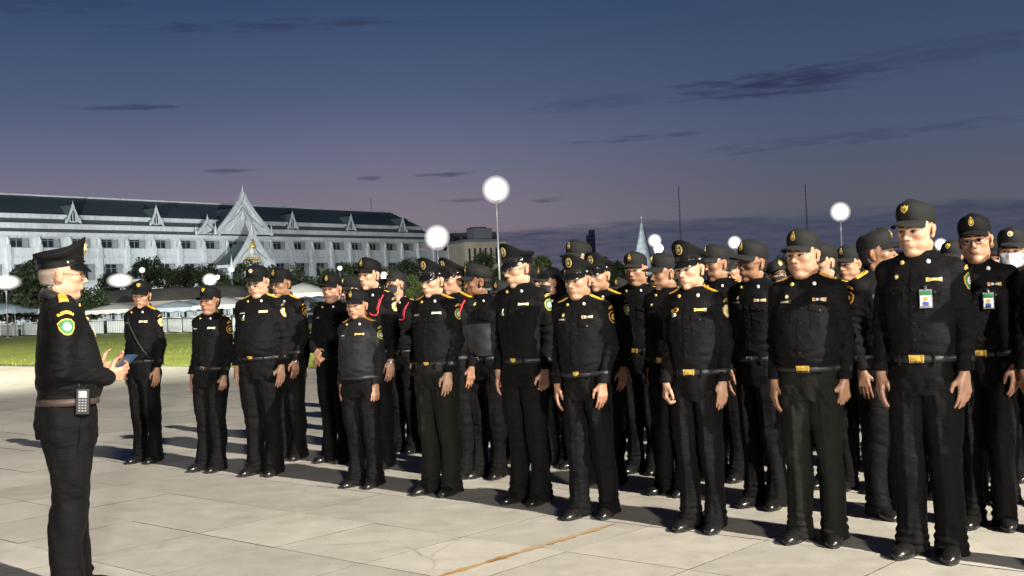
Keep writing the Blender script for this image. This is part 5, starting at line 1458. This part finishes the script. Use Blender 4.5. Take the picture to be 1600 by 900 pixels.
def facing(pos_, view):      # view: degrees turned to the photo's left from facing the camera
    return -(math.atan2(pos_[0], pos_[1]) + radians(view))
def row_point(px, n_):       # where the column of the photo crosses rank number n_
    d = ray(px, 460); base = NRM * n_
    k = base.dot(NRM) / (d.x * NRM.x + d.y * NRM.y); return Vector((d.x * k, d.y * k, 0))
def H_for(pos_, ytop):       # height whose top projects to ytop
    lo, hi = 1.2, 2.2
    for _ in range(30):
        m = (lo + hi) / 2; v = Vector((pos_[0], pos_[1], m - CAM_H)); y = 450 - FPX * v.dot(UP) / v.dot(FW)
        if y > ytop: lo = m
        else: hi = m
    return (lo + hi) / 2
def X_for(foot, headx):      # put the person so that foot and head agree half way
    return foot
FR = 5.80
def man(label, foot, top, view, hview, rank=None, dx=0, **kw):
    """foot (px,py) or None with rank number; top (px,py) of the cap"""
    if foot: p = gnd(*foot)
    else:
        p = row_point(top[0] + 8, FR + .85 * (rank - 1))
    # slide along the rank so that the head comes out at its own column
    H = H_for(p, top[1])
    if foot:
        for _ in range(3):
            v = Vector((p.x, p.y, H - CAM_H)); x = 800 + FPX * v.dot(RT) / v.dot(FW); p = p + Vector((1, 0, 0)) * ((top[0] - x) * .55 * p.y / FPX)
    if hview > 10 and hview < 70: hview += 6; view += 3
    hy = -radians(hview - view)
    return person(label, p, facing(p, view), H, hy=hy, **kw), p, H
# ------------------------------------------------------------------ front rank, left to right
R_ = radians
man('leftmost officer of the front rank, slim, smiling, cap and diagonal strap', (220, 722), (221, 438), 34, 12, head=1, skin=1, hat='cap', badge=1, shirt='slim', trou='slim', board='gold', patch='gold', ribbon='plain', buckle=None, capd=True, extra=('sling', 'name'), hp=.05)
man('second officer from the left in the front rank, dark cap pulled low, round silver buckle', (330, 735), (318, 447), 38, 34, head=4, skin=2, badge=1, shirt='avg', trou='avg', board='black', patch='dark', ribbon='plain', buckle='silver', capd=True, extra=('name',), hands=('curled', 'relaxed'), hp=-.03)
man('stout officer with spectacles, flat topped cap, pale badge and hanging medal', (407, 741), (401, 413), 27, 22, head=2, skin=0, badge=2, shirt='stout', trou='stout', board='yellow', patch='gold', ribbon='plain', buckle='small', capd=True, glasses=True, extra=('medal', 'name'), hp=.12)
man('short woman officer in a loose shirt hanging over her belt', (572, 759), (560, 452), 32, 22, head=5, skin=1, badge=0, shirt='lady', trou='avg', board='gold', patch='green', ribbon='gold', buckle=None, capd=True, extra=('name',), hp=-.02, wide=1.10)
man('young officer in a peaked cap right of the short woman', (668, 772), (676, 403), 34, 34, head=1, skin=0, hat='peaked', shirt='avgb', trou='worn', board='gold', patch='green', ribbon='plain', buckle='small', extra=('name',), hp=.10)
man('tall officer in peaked cap and spectacles lifting his chin', (810, 785), (815, 380), 34, 46, head=3, skin=0, hat='peaked', shirt='tall', trou='avg', board=None, patch='green', ribbon='plain', buckle='small', glasses=True, extra=('medal',), hp=.10, hands=('curled', 'relaxed'))
man('officer in a peaked cap and crumpled shirt at the centre of the front rank', (932, 806), (912, 398), 24, 26, head=4, skin=1, hat='peaked', shirt='tallb', trou='step', board='yellow', patch='dark', ribbon='color', buckle='small', extra=('name', 'brooch'), hp=.02)
man('young fair officer in a peaked cap with large badge and three medals', (1100, 826), (1080, 378), 20, 28, head=1, skin=0, hat='peaked', shirt='slimb', trou='slim', board='gold', patch='gold', ribbon='gold', buckle='gold', extra=('medals',), hp=0., hands=('relaxed', 'curled'))
man('heavy elderly officer with eyes lowered, wide cap and broad gold buckle', (1275, 845), (1256, 358), 12, 26, head=2, skin=1, shirt='old', trou='worn', board='gold', patch=None, ribbon='color', buckle='gold', extra=('name', 'brooch'), hp=-.03, hands=('curled', 'relaxed'))
man('tallest officer at the right, round face, wearing a hanging identity card', (1450, 868), (1432, 312), 12, 22, head=4, skin=0, badge=1, shirt='tall', trou='wide', board=None, patch='green', ribbon='gold', buckle='gold', extra=('id', 'brooch'), hp=.06)
p11 = gnd(1450, 868) + ROWD * .80
person('officer cut off by the right edge, only arm and hand in view', p11, facing(p11, 6), 1.79, head=0, skin=1, shirt='avg', trou='avg', hands=('relaxed', 'straight'), extra=('name',))
# ------------------------------------------------------------------ second rank
man('officer with spectacles close behind the stout officer', (462, 716), (443, 418), 32, 36, head=0, skin=2, capd=True, shirt='tallb', trou='avg', board='yellow', patch='dark', ribbon=None, glasses=True, extra=('watch',), lod=0)
man('officer clasping both hands in front of his belt', (522, 721), (516, 428), 34, 22, head=4, skin=1, capd=True, shirt='clasp', trou='avg', board=None, patch=None, ribbon=None, boots=True, extra=('name',), hp=-.03)
man('tall officer with a red cord looped from his shoulder, above the short woman', (602, 730), (577, 403), 30, 34, head=1, skin=0, capd=True, shirt='avg', trou='slim', board='black', patch='gold', ribbon=None, boots=True, extra=('cord', 'name', 'watch'), hp=-.06)
man('officer in a peaked cap hidden behind the young peaked cap officer', (712, 745), (703, 405), 34, 40, head=0, skin=1, hat='peaked', shirt='avg', trou='avg', board='gold', patch='green', ribbon=None, extra=('cord',), lod=1)
man('officer in a grey vest looking away sharply to the left', (762, 745), (752, 412), 30, 82, head=3, skin=2, shirt='avg', trou='avg', board=None, patch=None, ribbon=None, buckle='silver', extra=('vest', 'name'))
man('officer in a peaked cap behind the centre officer, only shoulder and sleeve badge clear', (905, 757), (938, 398), 26, 26, head=0, skin=1, hat='peaked', shirt='tall', trou='avg', board='yellow', patch='green', ribbon=None, lod=1)
man('officer in profile under a plain cap left of the young fair officer', (1046, 771), (1040, 395), 30, 62, head=0, skin=2, shirt='avgb', trou='avg', board='black', patch=None, ribbon=None, boots=True, extra=('brooch',), hp=.04)
man('thin officer with spectacles and open collar between two front rank officers', (1190, 791), (1180, 375), 26, 42, head=3, skin=2, shirt='slimb', trou='slim', board=None, patch=None, ribbon='color', buckle='silver', boots=True, glasses=True, extra=('name', 'brooch'), hp=-.02)
man('officer turned away to the right, tilted cap and cream striped shoulder board', (1376, 806), (1372, 360), -42, -78, head=0, skin=2, shirt='avg', trou='avg', board='yellow', patch='dark', arms_patch=(-1,), ribbon=None, extra=('medals', 'brooch', 'name'), hp=-.14)
man('officer with spectacles and green identity card right of the tallest officer', (1532, 822), (1526, 335), 4, 6, head=4, skin=1, capd=True, shirt='avgb', trou='slim', board=None, patch=None, ribbon='color', buckle='gold', glasses=True, extra=('id',), boots=True)
p33 = gnd(1532, 822) + ROWD * .50
person('officer at the right edge of the second rank, cap and legs partly in view', p33, facing(p33, 10), 1.76, head=1, skin=1, boots=True, trou='worn', lod=1)
# ------------------------------------------------------------------ third rank and behind: placed by head column and rank
BK = [
 (3, (546, 432), 30, 60, 0, 1, 'cap', 'officer half hidden between the clasping officer and the tall one', {}),
 (3, (617, 423), 30, 52, 3, 1, 'cap', 'officer with a black mask pulled under his chin and a red cord', dict(mask=False, extra=('cord',), hp=-.22, hr=-.18)),
 (3, (778, 438), 30, 30, 1, 1, 'cap', 'officer whose ear shows right of the grey vest officer', {}),
 (3, (857, 415), 34, 52, 0, 0, 'cap', 'officer in a black face mask looking left behind the tall spectacled officer', dict(mask=False)),
 (3, (898, 375), 28, 38, 0, 1, 'cap', 'very tall officer rising behind the centre peaked cap', {}),
 (3, (989, 393), 22, 18, 4, 1, 'cap', 'frowning officer in a neat cap below the temple spire', dict(extra=('name',))),
 (3, (1119, 382), 28, 50, 3, 2, 'cap', 'officer behind the young fair officer, high creased cap', {}),
 (3, (1288, 378), 30, 40, 1, 0, 'cap', 'officer whose neck and ear show behind the elderly officer', dict(capd=False)),
 (3, (1578, 355), 6, 6, 0, 1, 'cap', 'officer in a white face mask at the right edge', dict(mask=True, badge=2)),
 (4, (833, 418), 30, 30, 0, 1, 'cap', 'officer mostly behind the tall spectacled officer, one badge showing', {}),
 (4, (1207, 408), -10, -30, 5, 0, 'cap', 'short officer in a black face mask looking down to the right', dict(mask=False, hp=-.25)),
 (4, (1327, 383), 20, 30, 2, 1, 'cap', 'officer in spectacles below the round lamp, dark visor', dict(glasses=True)),
 (4, (1490, 375), 12, 15, 0, 1, 'cap', 'distant officer with an orange cap badge beside the low lamp', dict(badge=1)),
 (4, (1554, 372), 8, 10, 1, 1, 'cap', 'distant officer between the spectacled and the masked officer', {}),
 (5, (1017, 427), 20, 25, 0, 1, 'cap', 'distant officer whose cap badge shows right of the frowning officer', {}),
 (5, (964, 434), 20, 20, 5, 1, 'cap', 'short distant officer low between two caps', {}),
 (4, (1140, 395), 25, 30, 1, 1, 'cap', 'officer with only an ear showing left of the small rear lamp', {}),
]
for rk, top, vw, hv, hd, sk, ht, lab, kw in BK:
    kw = dict(kw); man(lab, None, top, vw, hv, rank=rk, head=hd, skin=sk, hat=ht, lod=1, shirt=('avg', 'slim', 'tall', 'avgb', 'slimb')[len(lab) % 5], trou=('avg', 'slim', 'wide')[hd % 3], board='black', patch='green', ribbon=None, boots=True, **kw)
# rear ranks seen only between legs and through the shadows they throw
front_px = [221, 318, 401, 443, 516, 577, 617, 676, 703, 752, 815, 857, 912, 989, 1040, 1083, 1180, 1256, 1288, 1372, 1432, 1526, 1578]
random.seed(8); cnt = 0
placed = {3: [546, 617, 778, 857, 898, 989, 1119, 1288, 1578], 4: [833, 1207, 1327, 1490, 1554, 1140], 5: [1017, 964]}
for rk in range(3, 7):
    for hx in (443, 516, 577, 617, 690, 760, 815, 912, 935, 1045, 1083, 1180, 1256, 1372, 1432, 1526, 1640):
        if rk >= 4 and hx < 560: continue
        if any(abs(hx - q) < 42 for q in placed.get(rk, [])): continue
        if cnt and random.random() < .35: continue
        if any(abs(hx - q) < 45 for q in placed.setdefault(rk, [])): continue
        placed[rk].append(hx); p = row_point(hx + 6, FR + .85 * (rk - 1))
        who = min(((221, 'the leftmost officer'), (318, 'the second officer from the left'), (407, 'the stout spectacled officer'), (443, 'the second spectacled officer'), (516, 'the officer clasping his hands'), (577, 'the short woman officer'),
                   (617, 'the officer with the lowered mask'), (690, 'the young peaked cap officer'), (760, 'the grey vest officer'), (815, 'the tall spectacled officer'), (912, 'the centre peaked cap officer'), (1045, 'the profile officer'), (1083, 'the young fair officer'),
                   (1180, 'the thin spectacled officer'), (1256, 'the heavy elderly officer'), (1372, 'the officer turned away'), (1432, 'the tallest officer'), (1526, 'the officer with green card'), (1640, 'the officer cut by the right edge')), key=lambda q: abs(q[0] - hx))[1]
        person('officer of the %s rank mostly hidden behind %s' % (('', '', '', 'third', 'fourth', 'fifth', 'sixth', 'seventh')[rk], who), p, facing(p, 28), random.uniform(1.50, 1.56), hy=-radians(6 * (cnt % 3)), head=cnt % 3, skin=1, lod=1, shirt=('avg', 'slim', 'avgb', 'slimb')[cnt % 4], trou=('avg', 'slim', 'wide')[cnt % 3], boots=True, simple=2,
               group='officers in the rear ranks'); cnt += 1
# ------------------------------------------------------------------ the officer who speaks
lp, pL, HL = man('officer seen from the side, grey haired under a peaked cap, addressing the ranks', (88, 934), (95, 375), -98, -92, head=4, skin=0, hat='peaked', shirt='talk', trou='talk', board='gold', patch='green', arms_patch=(-1,), ribbon='color', buckle=None,
             glasses=True, extra=('brown', 'medal', 'brooch'), hp=.02, group='officers standing in ranks')
del lp['group']
lp.children[[c.name.split('.')[0] for c in lp.children].index('hair')].data = np_mesh('hair', *hair_geo(.0065, wid=1.02, amt=.0015), M_hairg)
LM = Matrix.Translation((pL.x, pL.y, 0)) @ Matrix.Rotation(facing(pL, -98), 4, 'Z') @ Matrix.Scale(HL / 1.79, 4)
t = thing('mobile_phone', 'dark mobile phone held in both hands by the speaking officer', 'phone', LM @ Vector((.010, -.285, 1.145)), facing(pL, -98) + .5)
m = MB(); M_ = Matrix.Rotation(-.62, 4, 'X'); m.box((0, 0, 0), (.076, .152, .009), M_dark, M=M_); m.box((0, 0, -.001), (.079, .155, .006), mat('navy_case', (.02, .04, .09), .4), M=M_); m.build('case', t)
m = MB(); m.box((0, 0, .0055), (.070, .144, .001), mat('phone_screen', (.03, .05, .08), .1, emit=(.2, .35, .5), estr=.15), M=M_); m.build('screen', t)
t = thing('handheld_radio', 'handheld radio with grey keypad clipped to the speaking officer\'s belt', 'radio', LM @ Vector((-.185, -.055, .985)), facing(pL, -98) - .35)
m = MB(); M_ = Matrix.Rotation(.06, 4, 'X')
m.box((0, 0, 0), (.036, .060, .125), M_dark, M=M_); m.build('case', t)
m = MB(); m.box((-.019, 0, .036), (.002, .040, .034), M_screen, M=M_); m.build('screen', t)
m = MB(); m.lathe([(.008, .06), (.006, .09), (.004, .16)], M_dark, (0, .018, 0), 8); m.build('antenna', t)
key_ = MB(); key_.box((0, 0, 0), (.003, .0095, .0065), M_grey); key_ = key_.mesh('key')
for r in range(5):
    for c_ in range(3): o = new_obj('key', key_, t); o.matrix_local = M_ @ Matrix.Translation((-.019, -.0145 + .0145 * c_, .008 - .0135 * r))
# radio on the leftmost officer's hip
p1 = gnd(220, 722); t = thing('handheld_radio', 'black handheld radio with antenna on the leftmost officer\'s hip', 'radio', p1 + Vector((.215, .06, .98)), .2)
m = MB(); m.box((0, 0, 0), (.055, .035, .12), M_dark); m.build('case', t); m = MB(); m.tube([(.015, 0, .06), (.02, 0, .17)], .006, M_dark, 6); m.build('antenna', t)
print('t all', time.time() - T0)
